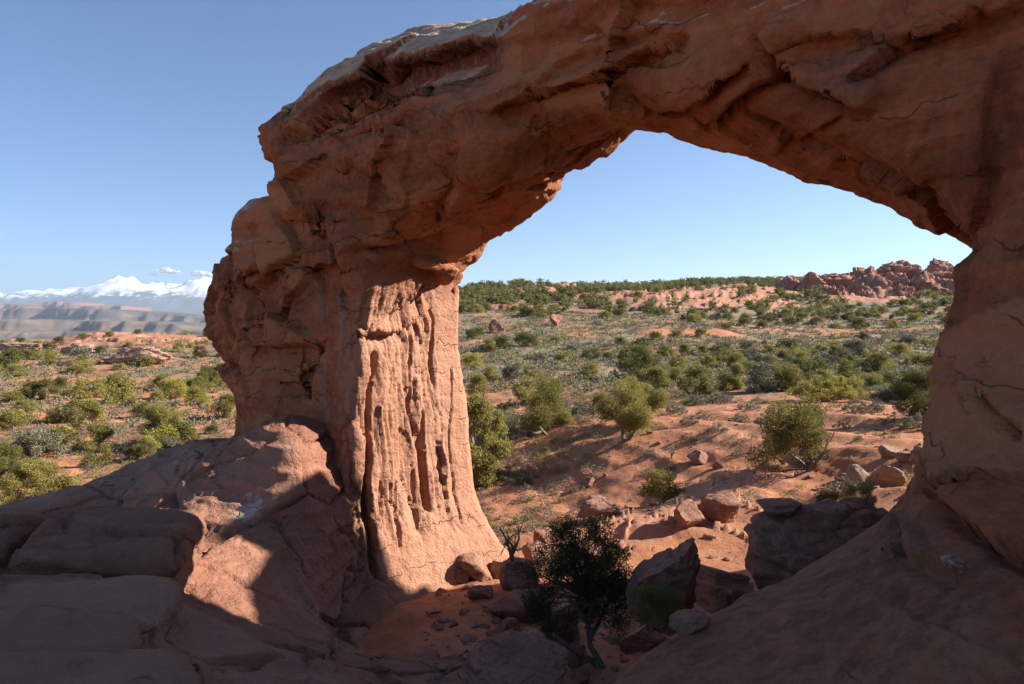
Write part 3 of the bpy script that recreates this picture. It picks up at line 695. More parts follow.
    grey = np.maximum.reduce([spot(470, 95, 0, .9, .5, .75), spot(480, 75, 0, 1.5, .3, .55), spot(860, 60, -.1, .9, .7, .8, .2), spot(560, 70, 0, .9, .35, .5), spot(960, 90, 0, 1.0, .6, .55), sstep(-0.9, -2.2, z + .7 * nb) * sstep(6, 8, s) * .72, spot(230, 300, 0, 1.2, 1.5, .35)])
    crust = sstep(-0.15, 0.2, z - capz - 0.15 + 0.5 * nb) * sstep(5.0, 4.2, s)
    grey = np.maximum(grey, crust * 0.95); var = np.maximum(var * 0.75, crust * 0.42)
    streak = sstep(0.12, 0.45, fbm(np.stack([s * 2.2, t * 2.2, z * 0.22], 1), 4, 92)) * sstep(-1.5, 0.5, z) * (1 - lit_pink_m(no, s, z))
    var = np.maximum(var, streak * 0.38)
    band = sstep(0.15, 0.4, fbm(np.stack([s * 0.15, t * 0.15, z * 1.3 + 0.1 * s], 1), 4, 94)) * sstep(-1, 1, z) * (1 - lit_pink_m(no, s, z)); grey = np.maximum(grey, band * 0.62)
    def wspot(p, r, amt): return amt * np.exp(-(((co - np.array(p)) / r) ** 2).sum(1))
    wht = np.maximum.reduce([wspot(at(915, 505, 5.6), (.22, .3, .22), .55), wspot(at(938, 560, 4.9), (.3, .3, .1), .6), wspot(at(828, 652, 4.4), (.08, .2, .08), .8), wspot(at(690, 668, 5.0), (.12, .2, .1), .5), wspot(at(985, 470, 5.3), (.1, .2, .14), .5), wspot(at(870, 610, 4.8), (.2, .2, .08), .5), wspot(at(890, 560, 5.2), (.12, .2, .12), .6)])
    pink = lit_pink_m(no, s, z)
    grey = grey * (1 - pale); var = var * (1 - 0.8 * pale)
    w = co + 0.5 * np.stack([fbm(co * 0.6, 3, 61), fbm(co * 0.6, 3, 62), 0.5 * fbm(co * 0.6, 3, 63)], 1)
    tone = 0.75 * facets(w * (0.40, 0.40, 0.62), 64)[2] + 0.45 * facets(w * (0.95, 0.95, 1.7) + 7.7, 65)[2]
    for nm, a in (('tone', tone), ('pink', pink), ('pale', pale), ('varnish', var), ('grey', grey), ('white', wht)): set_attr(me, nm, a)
sculpt_arch(arch_me)
arch_me.name = 'natural_arch'; arch_me.materials.clear(); arch_me.materials.append(M_ARCH)
arch = bpy.data.objects.new('natural_arch', arch_me); COL.objects.link(arch)
BV_ROCK = [BV_GROUND, bvh_of(slick), bvh_of(arch)]
def foot(px, py):
    hs = [h for h in (ray(b, px, py) for b in BV_ROCK) if h]; return min(hs, key=lambda h: h.y)
tag(arch, 'huge red sandstone arch spanning the gully, with a pale cap and fluted sunlit inner pillar', 'rock arch')

# ================================================================== FAR COUNTRY
def mat_mountain():
    T = NT('mountain_rock_and_snow'); P = T.pos(); z = T.sep(P)[2]
    n = T.noise(P, 0.0021, 8, 0.72)
    rock = T.cramp(T.noise(P, 0.0006, 6, 0.6), [(0.35, (0.07, 0.08, 0.085)), (0.55, (0.11, 0.11, 0.10)), (0.75, (0.15, 0.13, 0.11))])
    hz = T.math('ADD', z, T.math('MULTIPLY', T.math('SUBTRACT', n, 0.5), 2300.0))
    slope = T.sep(T.n('ShaderNodeNewGeometry').outputs['Normal'])[2]
    hz = T.math('ADD', hz, T.math('MULTIPLY', T.math('SUBTRACT', slope, 0.82), 900.0))
    c = T.mix(T.ramp(hz, 1180.0, 1450.0), rock, (0.86, 0.87, 0.88))
    return T.finish(c)
def mat_mesa():
    T = NT('mesa_rock'); P = T.pos()
    n = T.noise(T.scale(P, (1, 1, 9)), 0.0014, 8, 0.62)
    c = T.cramp(n, [(0.32, (0.06, 0.05, 0.045)), (0.5, (0.11, 0.085, 0.07)), (0.62, (0.17, 0.11, 0.085)), (0.8, (0.12, 0.11, 0.085))])
    return T.finish(c)
def mat_cliff():
    T = NT('red_cliff'); P = T.pos()
    n = T.noise(T.scale(P, (1, 1, 5)), 0.0016, 8, 0.65)
    c = T.cramp(n, [(0.35, (0.13, 0.085, 0.07)), (0.55, (0.24, 0.125, 0.095)), (0.7, (0.11, 0.09, 0.08))])
    return T.finish(c)

def far_range(name, mat, Y0, Y1, top_px, seed, kind_fn, base_z, nx=420, ny=110, pxr=(-260, 470), label=None):
    px = np.linspace(pxr[0], pxr[1], nx); v = np.linspace(0, 1, ny)
    PX, Vv = np.meshgrid(px, v, indexing='ij'); Yc = Y0 + (Y1 - Y0) * Vv
    X = (PX - 512) / F * (Y0 + Y1) / 2
    rows = np.interp(PX.ravel(), [a for a, b in top_px], [b for a, b in top_px]).reshape(PX.shape)
    zt = (HY - rows) / F * (Y0 + Y1) / 2
    p = np.stack([X.ravel(), Yc.ravel(), np.zeros(X.size)], 1)
    Z = kind_fn(zt, Vv, p).reshape(X.shape)
    i = np.arange(nx - 1)[:, None]; j = np.arange(ny - 1)[None, :]
    fc = np.stack([i * ny + j, (i + 1) * ny + j, (i + 1) * ny + j + 1, i * ny + j + 1], -1).reshape(-1, 4)
    o = obj(name, np.stack([X.ravel(), Yc.ravel(), Z.ravel()], 1), fc, mat)
    return tag(o, kind='structure')
def k_mountain(zt, v, p):
    prof = np.where(v < 0.62, sstep(0, 1, v / 0.62) ** 0.9 * 0.75 + 0.25 * (v / 0.62), sstep(1.0, 0.62, v))
    r = ridged(p * 0.00022, 6, 101).reshape(v.shape); r2 = fbm(p * 0.0006, 5, 102).reshape(v.shape)
    return -340 + (zt + 340) * prof * (1 + 0.30 * (r - 0.35) * (0.3 + prof)) + r2 * 170 * prof
def k_mesa(zt, v, p):
    n = fbm(p * 0.0007, 6, 103).reshape(v.shape); edge = v + n * 0.35 + 0.10 * ridged(p * (0.0022, 0.0007, 1), 4, 104).reshape(v.shape)
    st = 0.45 * sstep(0.08, 0.22, edge) + 0.2 * sstep(0.26, 0.29, edge) + 0.35 * sstep(0.42, 0.46, edge)
    return -335 + (zt + 335) * st + n * 22 - 200 * sstep(0.9, 1.0, v)
far_range('mountains', mat_mountain(), 29000, 41000, [(-260, 297), (-100, 293), (0, 293), (50, 292), (78, 289.5), (90, 285), (104, 279.5), (116, 276), (132, 274), (145, 275.5), (158, 275.2), (172, 274), (184, 275.5), (196, 276.5), (206, 281.5), (240, 280), (290, 288), (350, 300), (420, 309), (470, 316)], 1, k_mountain, 0, nx=620, ny=160)
far_range('red_cliffs', mat_cliff(), 15000, 17500, [(-260, 303), (0, 306), (14, 304), (40, 306), (55, 302), (64, 301.5), (66, 307), (74, 302), (78, 303), (82, 307), (100, 306), (112, 305), (128, 306.5), (132, 314), (200, 316), (470, 320)], 2, k_mesa, 0, nx=500, ny=60)
far_range('mesa', mat_mesa(), 6500, 9000, [(-260, 319), (0, 320), (20, 321), (60, 320), (95, 321), (130, 321), (160, 322), (172, 324), (180, 330), (230, 334), (470, 336)], 3, k_mesa, 0, nx=500, ny=80)
far_range('plateau', mat_mesa(), 10500, 13500, [(-260, 309), (0, 309), (60, 308), (130, 311), (200, 317), (300, 320), (470, 322)], 4, k_mesa, 0, nx=400, ny=60)

# small fair-weather clouds beyond the mountains
def mat_cloud():
    T = NT('cloud_vapour'); T.b.inputs['Roughness'].default_value = 1.0; T.b.inputs['Subsurface Weight'].default_value = 0.0
    tr = T.n('ShaderNodeBsdfTransparent'); mx = T.n('ShaderNodeMixShader'); lw = T.n('ShaderNodeLayerWeight'); lw.inputs[0].default_value = 0.35
    n = T.noise(T.objpos(), 0.0009, 6, 0.7)
    T.inp(T.b.inputs['Base Color'], (0.9, 0.9, 0.9))
    f = T.math('ADD', T.math('MULTIPLY', lw.outputs['Facing'], 1.1), T.math('MULTIPLY', T.math('SUBTRACT', n, 0.5), 1.6), clamp=True)
    T.l(f, mx.inputs[0]); T.l(T.b.outputs[0], mx.inputs[1]); T.l(tr.outputs[0], mx.inputs[2]); T.l(mx.outputs[0], T.out.inputs['Surface'])
    return T.m
M_CLOUD = mat_cloud()
def uv_sphere(n, m):
    V = [(0, 0, -1)]; Fc = []
    for k in range(1, m):
        ph = -math.pi / 2 + math.pi * k / m
        for i in range(n): a = 2 * math.pi * i / n; V.append((math.cos(ph) * math.cos(a), math.cos(ph) * math.sin(a), math.sin(ph)))
    V.append((0, 0, 1)); b = len(V) - 1
    for i in range(n):
        j = (i + 1) % n; Fc.append((0, 1 + j, 1 + i)); Fc.append((b, b - n + i, b - n + j))
        for k in range(m - 2): r = 1 + k * n; Fc.append((r + i, r + j, r + n + j, r + n + i))
    return np.array(V), Fc
def cloud(px, py, w, h, seed, label):
    Y = 62000.0; c = at(px, py, Y); V, Fc = uv_sphere(64, 32)
    d = 1 + 0.55 * fbm(V * (1.6, 1.6, 1.2) + seed * 7, 5, seed); V = V * d[:, None]
    V[:, 2] = np.where(V[:, 2] < 0, V[:, 2] * 0.45, V[:, 2])
    s = Y / F
    o = obj('cloud', V * (w * s / 2, w * s / 3, h * s / 2), Fc, M_CLOUD); o.location = c
    return tag(o, label, 'cloud', 'small clouds over the snowy mountains')
cloud(167, 272, 24, 7, 3, 'small white cloud puff just above the snowy peaks')
cloud(200, 275, 22, 8, 5, 'faint white cloud beside the arch edge, right of the cloud puff')
cloud(152, 275, 12, 3, 8, 'thin wisp of cloud low against the snowy summit, leftmost of three clouds')

# ================================================================== ROCKS
def rock_mesh(name, dims, seed, cuts=9, mat=None, n=40, m=24, rough=0.06, lean=(0, 0), taper=0.0, bed=0.0, rot=(0, 0, 0), dd=(0.42, 0.74), crag=0.0):
    """angular weathered block: sphere clipped by random planes, then worn"""
    rg = np.random.default_rng(seed); V, Fc = uv_sphere(n, m)
    e = 0.72; V = np.sign(V) * np.abs(V) ** e; V /= np.abs(V).max(0)
    for _ in range(cuts):
        nn = rg.normal(size=3); nn[2] *= 0.7; nn /= np.linalg.norm(nn); d_ = rg.uniform(*dd)
        ex = np.maximum(0, V @ nn - d_); V = V - ex[:, None] * nn
    V = V + (V / np.maximum(np.linalg.norm(V, axis=1), .2)[:, None]) * (fbm(V * 1.6 + seed, 4, seed) * rough * 1.4 + fbm(V * 5 + seed, 3, seed + 1) * rough * 0.8)[:, None]
    if crag:
        f, g, cid = cells(V * (2.2, 2.2, 0.9) + seed * 3.1, seed); V = V * (1 + crag * (cid * 0.5 - 1.2 * sstep(0.22, 0, g - f)))[:, None]
    f, g, cid = cells(V * (1.5, 1.5, 2.6) + seed, seed + 2); V = V * (1 + rough * (cid * 0.9 - 0.9 * sstep(0.12, 0, g - f)))[:, None]
    if bed:
        k = np.floor((V[:, 2] * 3.1 + fbm(V + seed, 2, seed + 3) * 0.5)).astype(np.int64); O = np.zeros_like(k)
        V[:, :2] *= (1 + bed * _hash(k, O, O, seed))[:, None]
    V[:, :2] *= (1 - taper * (V[:, 2:3] + 1) / 2)
    V = V * np.array(dims) / 2
    V[:, 0] += V[:, 2] * lean[0]; V[:, 1] += V[:, 2] * lean[1]
    V = V @ np.array(Matrix.Rotation(rot[2], 3, 'Z') @ Matrix.Rotation(rot[1], 3, 'Y') @ Matrix.Rotation(rot[0], 3, 'X')).T
    V = V - (V.max(0) + V.min(0)) / 2; V = V * (np.array(dims) / np.ptp(V, axis=0))
    me = bpy.data.meshes.new(name); me.from_pydata([tuple(map(float, v)) for v in V], [], Fc)
    me.polygons.foreach_set('use_smooth', np.ones(len(me.polygons), bool)); me.update()
    if mat: me.materials.append(mat)
    return me
def link(name, me, loc=(0, 0, 0), rot=(0, 0, 0), parent=None):
    o = bpy.data.objects.new(name, me); COL.objects.link(o); o.location = loc; o.rotation_euler = rot
    if parent: o.parent = parent
    return o
def rock(px, py, w, h, Y, seed, label, mat=None, name='boulder', cat='boulder', group=None, depth=0.9, cuts=9, rot=(0, 0, 0), n=40, **kw):
    """block seen centred at (px, py), w x h pixels at distance Y"""
    me = rock_mesh(name, (w * Y / F, w * Y / F * depth, h * Y / F), seed, cuts, mat or M_BOULDER, n=n, m=max(12, n * 3 // 5), rot=rot, **kw)
    o = link(name, me, at(px, py, Y))
    return tag(o, label, cat, group)

rock(824, 556, 160, 116, 10.4, 11, 'huge grey brown boulder wedged against the right leg of the arch', cuts=7, n=150, rough=0.07, bed=0.05, depth=0.8, dd=(0.72, 0.9), rot=(0.12, -0.06, 0.3))
rock(781, 507, 44, 14, 10.2, 12, 'thin flat slab lying on top of the huge grey boulder', name='rock_slab', cat='rock', cuts=5, dd=(.7, .9), n=60)
rock(661, 582, 72, 92, 10.0, 13, 'dark angular boulder tilted up to a point beside the shaded juniper', cuts=9, n=110, rot=(0.15, 0.42, 0.3), lean=(0.25, 0), rough=0.07, bed=0.05)
rock(517, 667, 108, 42, 8.6, 14, 'flat dark boulder at the bottom of the gully, nearest the camera', cuts=8, n=120, rot=(0.1, -0.16, 0.3), rough=0.08, bed=0.05, dd=(0.5, 0.8))
rock(718, 585, 76, 38, 12.0, 15, 'low flat rock ledge between the pointed boulder and the huge boulder', cuts=8, n=70, rough=0.05, bed=0.08)
rock(728, 597, 18, 16, 11.0, 16, 'small round stone under the huge grey boulder', cuts=6)
pile = [(474, 566, 34, 22, 13.2, 'flat brown rock at the foot of the lit pillar, left end of the rock pile'), (497, 570, 26, 20, 12.8, 'dark red block right of the flat brown rock at the foot of the pillar'),
        (519, 575, 34, 30, 12.4, 'orange brown block in the middle of the rock pile beside the dark juniper'), (536, 553, 24, 24, 13.8, 'upright block behind the dark juniper below the dead tree'),
        (545, 535, 20, 18, 15.0, 'pale sunlit rock just behind the dark juniper top'), (515, 606, 42, 28, 11.2, 'broad tan boulder lowest but two in the rock pile'),
        (507, 631, 26, 24, 10.2, 'tan rounded boulder just above the flat dark boulder'), (480, 590, 22, 15, 12.4, 'reddish rock below the flat brown rock of the pile'),
        (560, 625, 34, 26, 10.6, 'shaded rock behind the juniper trunk'), (541, 600, 26, 22, 11.4, 'shaded red rock left of the juniper crown'), (462, 573, 14, 10, 13.3, 'small rock leaning on the sunlit foot of the pillar'),
        (600, 560, 30, 22, 13.6, 'brown rock half hidden behind the dark juniper crown'), (575, 655, 26, 18, 9.4, 'low dark rock at the juniper roots'), (690, 622, 34, 22, 10.6, 'shaded rock in the hollow below the huge boulder'), (640, 636, 40, 22, 9.6, 'dark rock in front of the pointed boulder')]
for k, (a, b, w, h, Y, lb) in enumerate(pile):
    Y = foot(a, b + h * 0.42).y
    rock(a, b + 3, w * 1.2, h * 1.25, Y, 30 + k, lb, group='fallen rocks in the gully under the arch', cuts=10, n=44, rot=(0.2 * math.sin(k * 2.1), 0.25 * math.cos(k * 1.7), k * 0.9))
def on_ground(px, py):
    h = ray(BV_GROUND, px, py); return h
def rock_g(px, py, w, h, seed, label, mat=None, name='boulder', cat='boulder', sink=0.15, **kw):
    """rock whose foot stands on the ground at pixel row py"""
    g = on_ground(px, py); Y = g.y
    return rock(px, py - h * (0.5 - sink), w, h, Y, seed, label, mat, name, cat, **kw)
rock_g(884, 487, 32, 28, 60, 'large pale boulder on the sunlit sand, biggest of the pale stones', M_PALEROCK, group='pale boulders on the sand', cuts=8, n=50)
rock_g(858, 481, 24, 20, 61, 'pale angular stone just left of the large pale boulder', M_PALEROCK, group='pale boulders on the sand', cuts=10)
rock_g(889, 457, 18, 13, 62, 'small pale round stone up the slope from the large pale boulder', M_PALEROCK, group='pale boulders on the sand', cuts=6)
rock_g(905, 461, 16, 12, 63, 'small pinkish stone close to the right leg, right of the small pale round stone', M_PALEROCK, group='pale boulders on the sand', cuts=7)
rock_g(843, 482, 14, 10, 64, 'small reddish stone at the left end of the row of pale boulders', group='pale boulders on the sand', cuts=7)
rock_g(920, 462, 20, 18, 65, 'red rock tucked against the right leg of the arch', cuts=7)
rock_g(718, 520, 40, 30, 66, 'ribbed red rock outcrop in the sand bank beside the huge boulder', M_ARCH if False else M_BOULDER, name='rock_outcrop', cat='rock', cuts=8, n=60, bed=0.08)
rock_g(690, 524, 34, 26, 67, 'rounded red rock outcrop left of the ribbed outcrop in the bank', M_BOULDER, name='rock_outcrop', cat='rock', cuts=8, n=50, bed=0.08)
rock_g(600, 520, 46, 26, 68, 'worn red sandstone hump at the foot of the sand bank', M_BOULDER, name='rock_outcrop', cat='rock', cuts=6, n=60, bed=0.04)
rock_g(720, 468, 16, 10, 69, 'small red stone on the sand bank above the ribbed outcrop', cuts=8)
rock_g(589, 485, 16, 9, 70, 'small dark stone lying in the wash below the bank', cuts=8)
rock_g(700, 462, 26, 14, 71, 'lumpy red rock half buried high on the sand bank', cuts=8)
rock_g(138, 361, 78, 17, 73, 'pink sandstone ledge with a pale top on the left plain', M_LEDGE, name='rock_outcrop', cat='rock', cuts=7, n=90, bed=0.08, crag=.08, dd=(.65, .9), depth=.5)
rock_g(20, 352, 52, 12, 74, 'low cream coloured ledge at the left edge behind the sage', M_PALEROCK, name='rock_outcrop', cat='rock', cuts=6, n=70, bed=0.08, crag=.08, dd=(.65, .9), depth=.5)
rock_g(82, 353, 40, 12, 75, 'small pink ledge left of the larger pink ledge on the plain', M_LEDGE, name='rock_outcrop', cat='rock', cuts=7, n=60, bed=0.08, crag=.08, dd=(.65, .9), depth=.5)
# far outcrops
rock_g(556, 326, 13, 14, 80, 'round balanced rock alone on the far juniper slope', M_FIN, 'balanced_rock', 'rock', cuts=5)
rock_g(497, 332, 17, 15, 81, 'layered mushroom shaped rock on the slope right of the lit pillar', M_FIN, 'mushroom_rock', 'rock', cuts=5, bed=0.14)
rock_g(546, 295, 20, 10, 82, 'pale domed rock on the skyline ridge, largest of the ridge top rocks', M_FIN, 'ridge_rock', 'rock', cuts=8)
rock_g(522, 296, 11, 8, 83, 'pale rock on the skyline left of the domed ridge rock', M_FIN, 'ridge_rock', 'rock', cuts=8)
rock_g(492, 298, 9, 7, 84, 'small pale rock near the pillar on the far ridge', M_FIN, 'ridge_rock', 'rock', cuts=8)
rock_g(566, 294, 16, 6, 85, 'low pale rock on the skyline right of the domed ridge rock', M_FIN, 'ridge_rock', 'rock', cuts=8)
# the far red rock fins: pixel boxes x0, x1, top, bottom, distance
FINS = [(798, 823, 273, 296, 352, 0.1, 'square brown rock at the left shoulder of the fins'), (778, 797, 277, 296, 362, 0.2, 'rounded brown rock at the far left of the fins'), (817, 834, 286, 308, 338, .2, 'reddish upright rock in front of the square brown rock'),
        (832, 850, 286, 315, 330, .45, 'narrow leaning fin lowest in front of the group'), (819, 850, 274, 292, 370, .2, 'pale sloping slab behind the narrow fin'), (840, 874, 268, 290, 380, .3, 'humped rock on the left skyline of the fins'),
        (864, 877, 267, 284, 366, .2, 'small knob left of the great pyramid fin'), (848, 895, 274, 310, 345, .6, 'great pyramid shaped fin in the middle of the group'), (886, 910, 284, 310, 337, .7, 'sharp triangular fin leaning right beside the great pyramid'),
        (875, 911, 261, 280, 385, .15, 'flat topped block that is the highest wide skyline rock'), (894, 916, 286, 307, 350, .3, 'rounded rock low between the triangular fin and right pyramid'), (879, 914, 273, 294, 366, .3, 'banded wall below the flat topped block'),
        (908, 942, 269, 303, 356, .65, 'second pyramid fin toward the right leg'), (930, 948, 259, 272, 390, .1, 'round knob on the skyline near the right leg'), (924, 966, 267, 286, 378, .15, 'long wall under the round skyline knob'),
        (934, 958, 278, 301, 354, .3, 'domed rock in front of the long wall'), (950, 985, 264, 294, 368, .3, 'broad rock half hidden by the right leg of the arch'), (779, 802, 293, 313, 340, .5, 'low cone of rock at the left foot of the fins'),
        (714, 748, 295, 311, 345, .35, 'dark low fin apart on the slope left of the group'), (742, 792, 293, 311, 352, .2, 'long dark wall of rock joining the group from the left'), (855, 880, 290, 311, 333, .5, 'small ridge at the foot of the great pyramid fin'), (905, 925, 292, 306, 343, .3, 'small boulder heap at the foot of the second pyramid')]
for k, (x0, x1, y0, y1, Y, tp, lb) in enumerate(FINS):
    rock((x0 + x1) / 2, (y0 + y1) / 2 + 2, (x1 - x0) * 1.25, (y1 - y0) + 7, Y, 100 + k, lb, M_FIN, 'rock_fin', 'rock fin', 'red rock fins on the far ridge', depth=1.0, cuts=9, n=76, taper=tp, bed=0.04, rough=0.09, crag=0.16, dd=(0.55, 0.85), lean=(0.15 * (-1) ** k * tp, 0.1))

# ================================================================== VEGETATION
def mat_leaf(name, c0, c1, trans=0.32):
    T = NT(name); r = T.n('ShaderNodeObjectInfo').outputs['Random']; P = T.objpos()
    n = T.noise(P, 2.2, 4, 0.7)
    f = T.math('ADD', T.math('MULTIPLY', n, 0.9), T.math('MULTIPLY', r, 0.5))
    c = T.mix(T.ramp(f, 0.3, 1.0), c0, c1)
    T.inp(T.b.inputs['Base Color'], c); T.b.inputs['Roughness'].default_value = 0.75
    tl = T.n('ShaderNodeBsdfTranslucent'); T.l(c, tl.inputs[0]); mx = T.n('ShaderNodeMixShader'); mx.inputs[0].default_value = trans
    T.l(T.b.outputs[0], mx.inputs[1]); T.l(tl.outputs[0], mx.inputs[2]); T.l(mx.outputs[0], T.out.inputs['Surface'])
    return T.m
def mat_bark():
    T = NT('grey_bark'); P = T.objpos(); n = T.noise(T.scale(P, (6, 6, 1)), 3.0, 6, 0.65)
    c = T.cramp(n, [(0.3, (0.10, 0.075, 0.06)), (0.6, (0.22, 0.18, 0.15)), (0.8, (0.30, 0.26, 0.22))])
    return T.finish(c, T.bump(n, 0.6, 0.03))
M_BARK = mat_bark()
M_JUN = mat_leaf('juniper_foliage', (0.17, 0.155, 0.045), (0.34, 0.30, 0.09))
M_DARK = mat_leaf('dark_juniper_foliage', (0.10, 0.10, 0.034), (0.21, 0.195, 0.065))
M_SAGE = mat_leaf('sage_foliage', (0.15, 0.145, 0.092), (0.25, 0.235, 0.15), 0.12)
M_YEL = mat_leaf('fresh_green_foliage', (0.21, 0.20, 0.045), (0.40, 0.36, 0.09))
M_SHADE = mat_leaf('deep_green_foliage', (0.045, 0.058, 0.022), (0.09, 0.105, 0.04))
M_DRY = mat_leaf('dry_twigs', (0.16, 0.12, 0.09), (0.26, 0.21, 0.16), 0.0)

def tube(pts, rads, V, Fc, n=7):
    pts = np.asarray(pts, float); b = len(V); k0 = np.array([0.31, 0.2, 0.93])
    for i, p in enumerate(pts):
        d = pts[min(i + 1, len(pts) - 1)] - pts[max(i - 1, 0)]; d /= max(np.linalg.norm(d), 1e-9)
        u = np.cross(d, k0 if abs(d @ k0) < 0.95 else np.array([1.0, 0, 0])); u /= np.linalg.norm(u); v = np.cross(d, u)
        for a in range(n):
            t = 2 * math.pi * a / n; V.append(tuple(p + rads[i] * (math.cos(t) * u + math.sin(t) * v)))
    for i in range(len(pts) - 1):
        for a in range(n):
            c = (a + 1) % n; Fc.append((b + i * n + a, b + i * n + c, b + (i + 1) * n + c, b + (i + 1) * n + a))
    Fc.append(tuple(b + (len(pts) - 1) * n + a for a in range(n)))
def limb(rg, p0, d, L, r, depth, V, Fc, tips, n=7, droop=0.0, kink=0.35):
    k = 6; pts = [np.array(p0, float)]; d = np.array(d, float); d /= np.linalg.norm(d)
    for i in range(k):
        d = d + rg.normal(size=3) * kink * 0.45 + np.array([0, 0, 0.06 - droop]); d /= np.linalg.norm(d); pts.append(pts[-1] + d * L / k)
    rads = [r * (1 - 0.62 * i / k) for i in range(k + 1)]
    tube(pts, rads, V, Fc, n)
    if depth == 0: tips.append(pts[-1]); tips.append(pts[-3]); return
    for _ in range(rg.integers(2, 4)):
        i = rg.integers(2, k + 1); dd = d + rg.normal(size=3) * 0.75; dd[2] = dd[2] * 0.7 + 0.15
        limb(rg, pts[i], dd, L * rg.uniform(0.5, 0.78), rads[i] * 0.72, depth - 1, V, Fc, tips, max(4, n - 1), droop, kink)
    tips.append(pts[-1])

def leaf_quads(rg, C, R, N, size, flat=1.0):
    """N small leaf sprays filling clump spheres C (k,3) with radii R (k,), denser to their shells"""
    w = R ** 2; w = w / w.sum(); idx = rg.choice(len(C), N, p=w)
    u = rg.normal(size=(N, 3)); u /= np.linalg.norm(u, axis=1)[:, None]
    rad = R[idx] * rg.uniform(0.25, 1.0, N) ** 0.5 * (1 + 0.35 * vnoise(C[idx] * 3 + u * 2.5, 5))
    P = C[idx] + u * rad[:, None] * (1, 1, flat)
    a = rg.normal(size=(N, 3)) + u * 0.5; a[:, 2] += 0.35; a /= np.linalg.norm(a, axis=1)[:, None]
    b = np.cross(a, rg.normal(size=(N, 3))); b /= np.linalg.norm(b, axis=1)[:, None]
    s = size * rg.uniform(0.6, 1.35, N)[:, None]; l = a * s * 1.25; m = b * s * 0.5
    V = np.stack([P - m * 0.5, P + m * 0.5 + l * 0.12, P + l * 0.95 + m * 0.35, P + l - m * 0.35], 1).reshape(-1, 3)
    return V, np.arange(N * 4).reshape(-1, 4)

def make_plant(seed, shape, N, size):
    """unit-height plant: (trunk verts, faces), (leaf verts, faces)"""
    rg = np.random.default_rng(seed); V, Fc, tips = [], [], []
    if shape == 'juniper':
        for k in range(rg.integers(2, 4)):
            limb(rg, (rg.normal() * 0.04, rg.normal() * 0.04, -0.05), (rg.normal() * 0.55, rg.normal() * 0.55, 1), 0.45, 0.045, 2, V, Fc, tips)
        C = np.array(tips); C = C[C[:, 2] > 0.22]; ext = np.abs(C[:, :2]).max()
        C[:, :2] *= 0.52 / ext; C[:, 2] = 0.24 + (C[:, 2] - C[:, 2].min()) / np.ptp(C[:, 2]) * 0.64
        V = [(x * 0.52 / ext if z > .2 else x * (1 + (0.52 / ext - 1) * max(z, 0) / .2), y * 0.52 / ext if z > .2 else y * (1 + (0.52 / ext - 1) * max(z, 0) / .2), z) for x, y, z in V]
        R = rg.uniform(0.10, 0.19, len(C))
    elif shape == 'full':
        for k in range(4): limb(rg, (rg.normal() * 0.05, rg.normal() * 0.05, -0.05), (rg.normal() * 0.6, rg.normal() * 0.6, 1), 0.5, 0.04, 1, V, Fc, tips, n=6)
        m = 52; a = rg.uniform(0, 6.28, m); el = rg.uniform(0, 1, m) ** 0.85; wz = 0.50 * np.sqrt(np.clip(1.0 - (el * 0.96) ** 1.7, 0.02, 1)) * (0.75 + 0.25 * np.minimum(1, el * 5)); q = rg.uniform(0.25, 1.0, m) ** 0.6
        lob = 1 + 0.28 * np.sin(a * 2 + rg.uniform(0, 6)) + 0.15 * np.sin(a * 3 + rg.uniform(0, 6))
        C = np.stack([q * wz * lob * np.cos(a), q * wz * lob * np.sin(a), 0.08 + el * 0.80], 1); R = rg.uniform(0.07, 0.15, m)
    elif shape == 'tall':
        limb(rg, (0, 0, -0.05), (0.1, 0, 1), 0.85, 0.04, 1, V, Fc, tips, kink=0.18)
        zz = rg.uniform(0.06, 0.95, 46); a = rg.uniform(0, 6.28, 46); rr = 0.24 * np.sin(np.clip(zz * 1.1 + .25, 0, 1.35) * 2.2) * rg.uniform(0.35, 1.15, 46)
        C = np.stack([rr * np.cos(a), rr * np.sin(a), zz], 1); R = rg.uniform(0.05, 0.11, 46)
    elif shape == 'bush':
        for k in range(5): limb(rg, (rg.normal() * 0.08, rg.normal() * 0.08, -0.05), (rg.normal() * 0.8, rg.normal() * 0.8, 1), 0.5, 0.03, 1, V, Fc, tips, n=5)
        a = rg.uniform(0, 6.28, 30); q = rg.uniform(0, 1, 30) ** 0.6; el = rg.uniform(0.1, 1.0, 30)
        C = np.stack([q * np.cos(a) * 0.55 * np.sqrt(1.1 - el * .75), q * np.sin(a) * 0.55 * np.sqrt(1.1 - el * .75), 0.08 + el * 0.72], 1); R = rg.uniform(0.10, 0.19, 30)
    else:  # sage: upright grey tuft
        for k in range(7): limb(rg, (rg.normal() * 0.1, rg.normal() * 0.1, -0.05), (rg.normal() * 0.9, rg.normal() * 0.9, 1), 0.7, 0.018, 1, V, Fc, tips, n=4)
        a = rg.uniform(0, 6.28, 40); q = rg.uniform(0, 1, 40) ** 0.5; el = rg.uniform(0, 1, 40)
        C = np.stack([q * np.cos(a) * 0.75, q * np.sin(a) * 0.75, 0.1 + el * 0.75 * (1.15 - q * q)], 1); R = rg.uniform(0.07, 0.13, 40)
    LV, LF = leaf_quads(rg, C, R, N, size)
    return (V, Fc), (LV, LF)
def mesh_of(name, V, Fc, mat):
    o = obj(name, V, Fc, mat, smooth=False); me = o.data; bpy.data.objects.remove(o); return me
PLANTS = {}
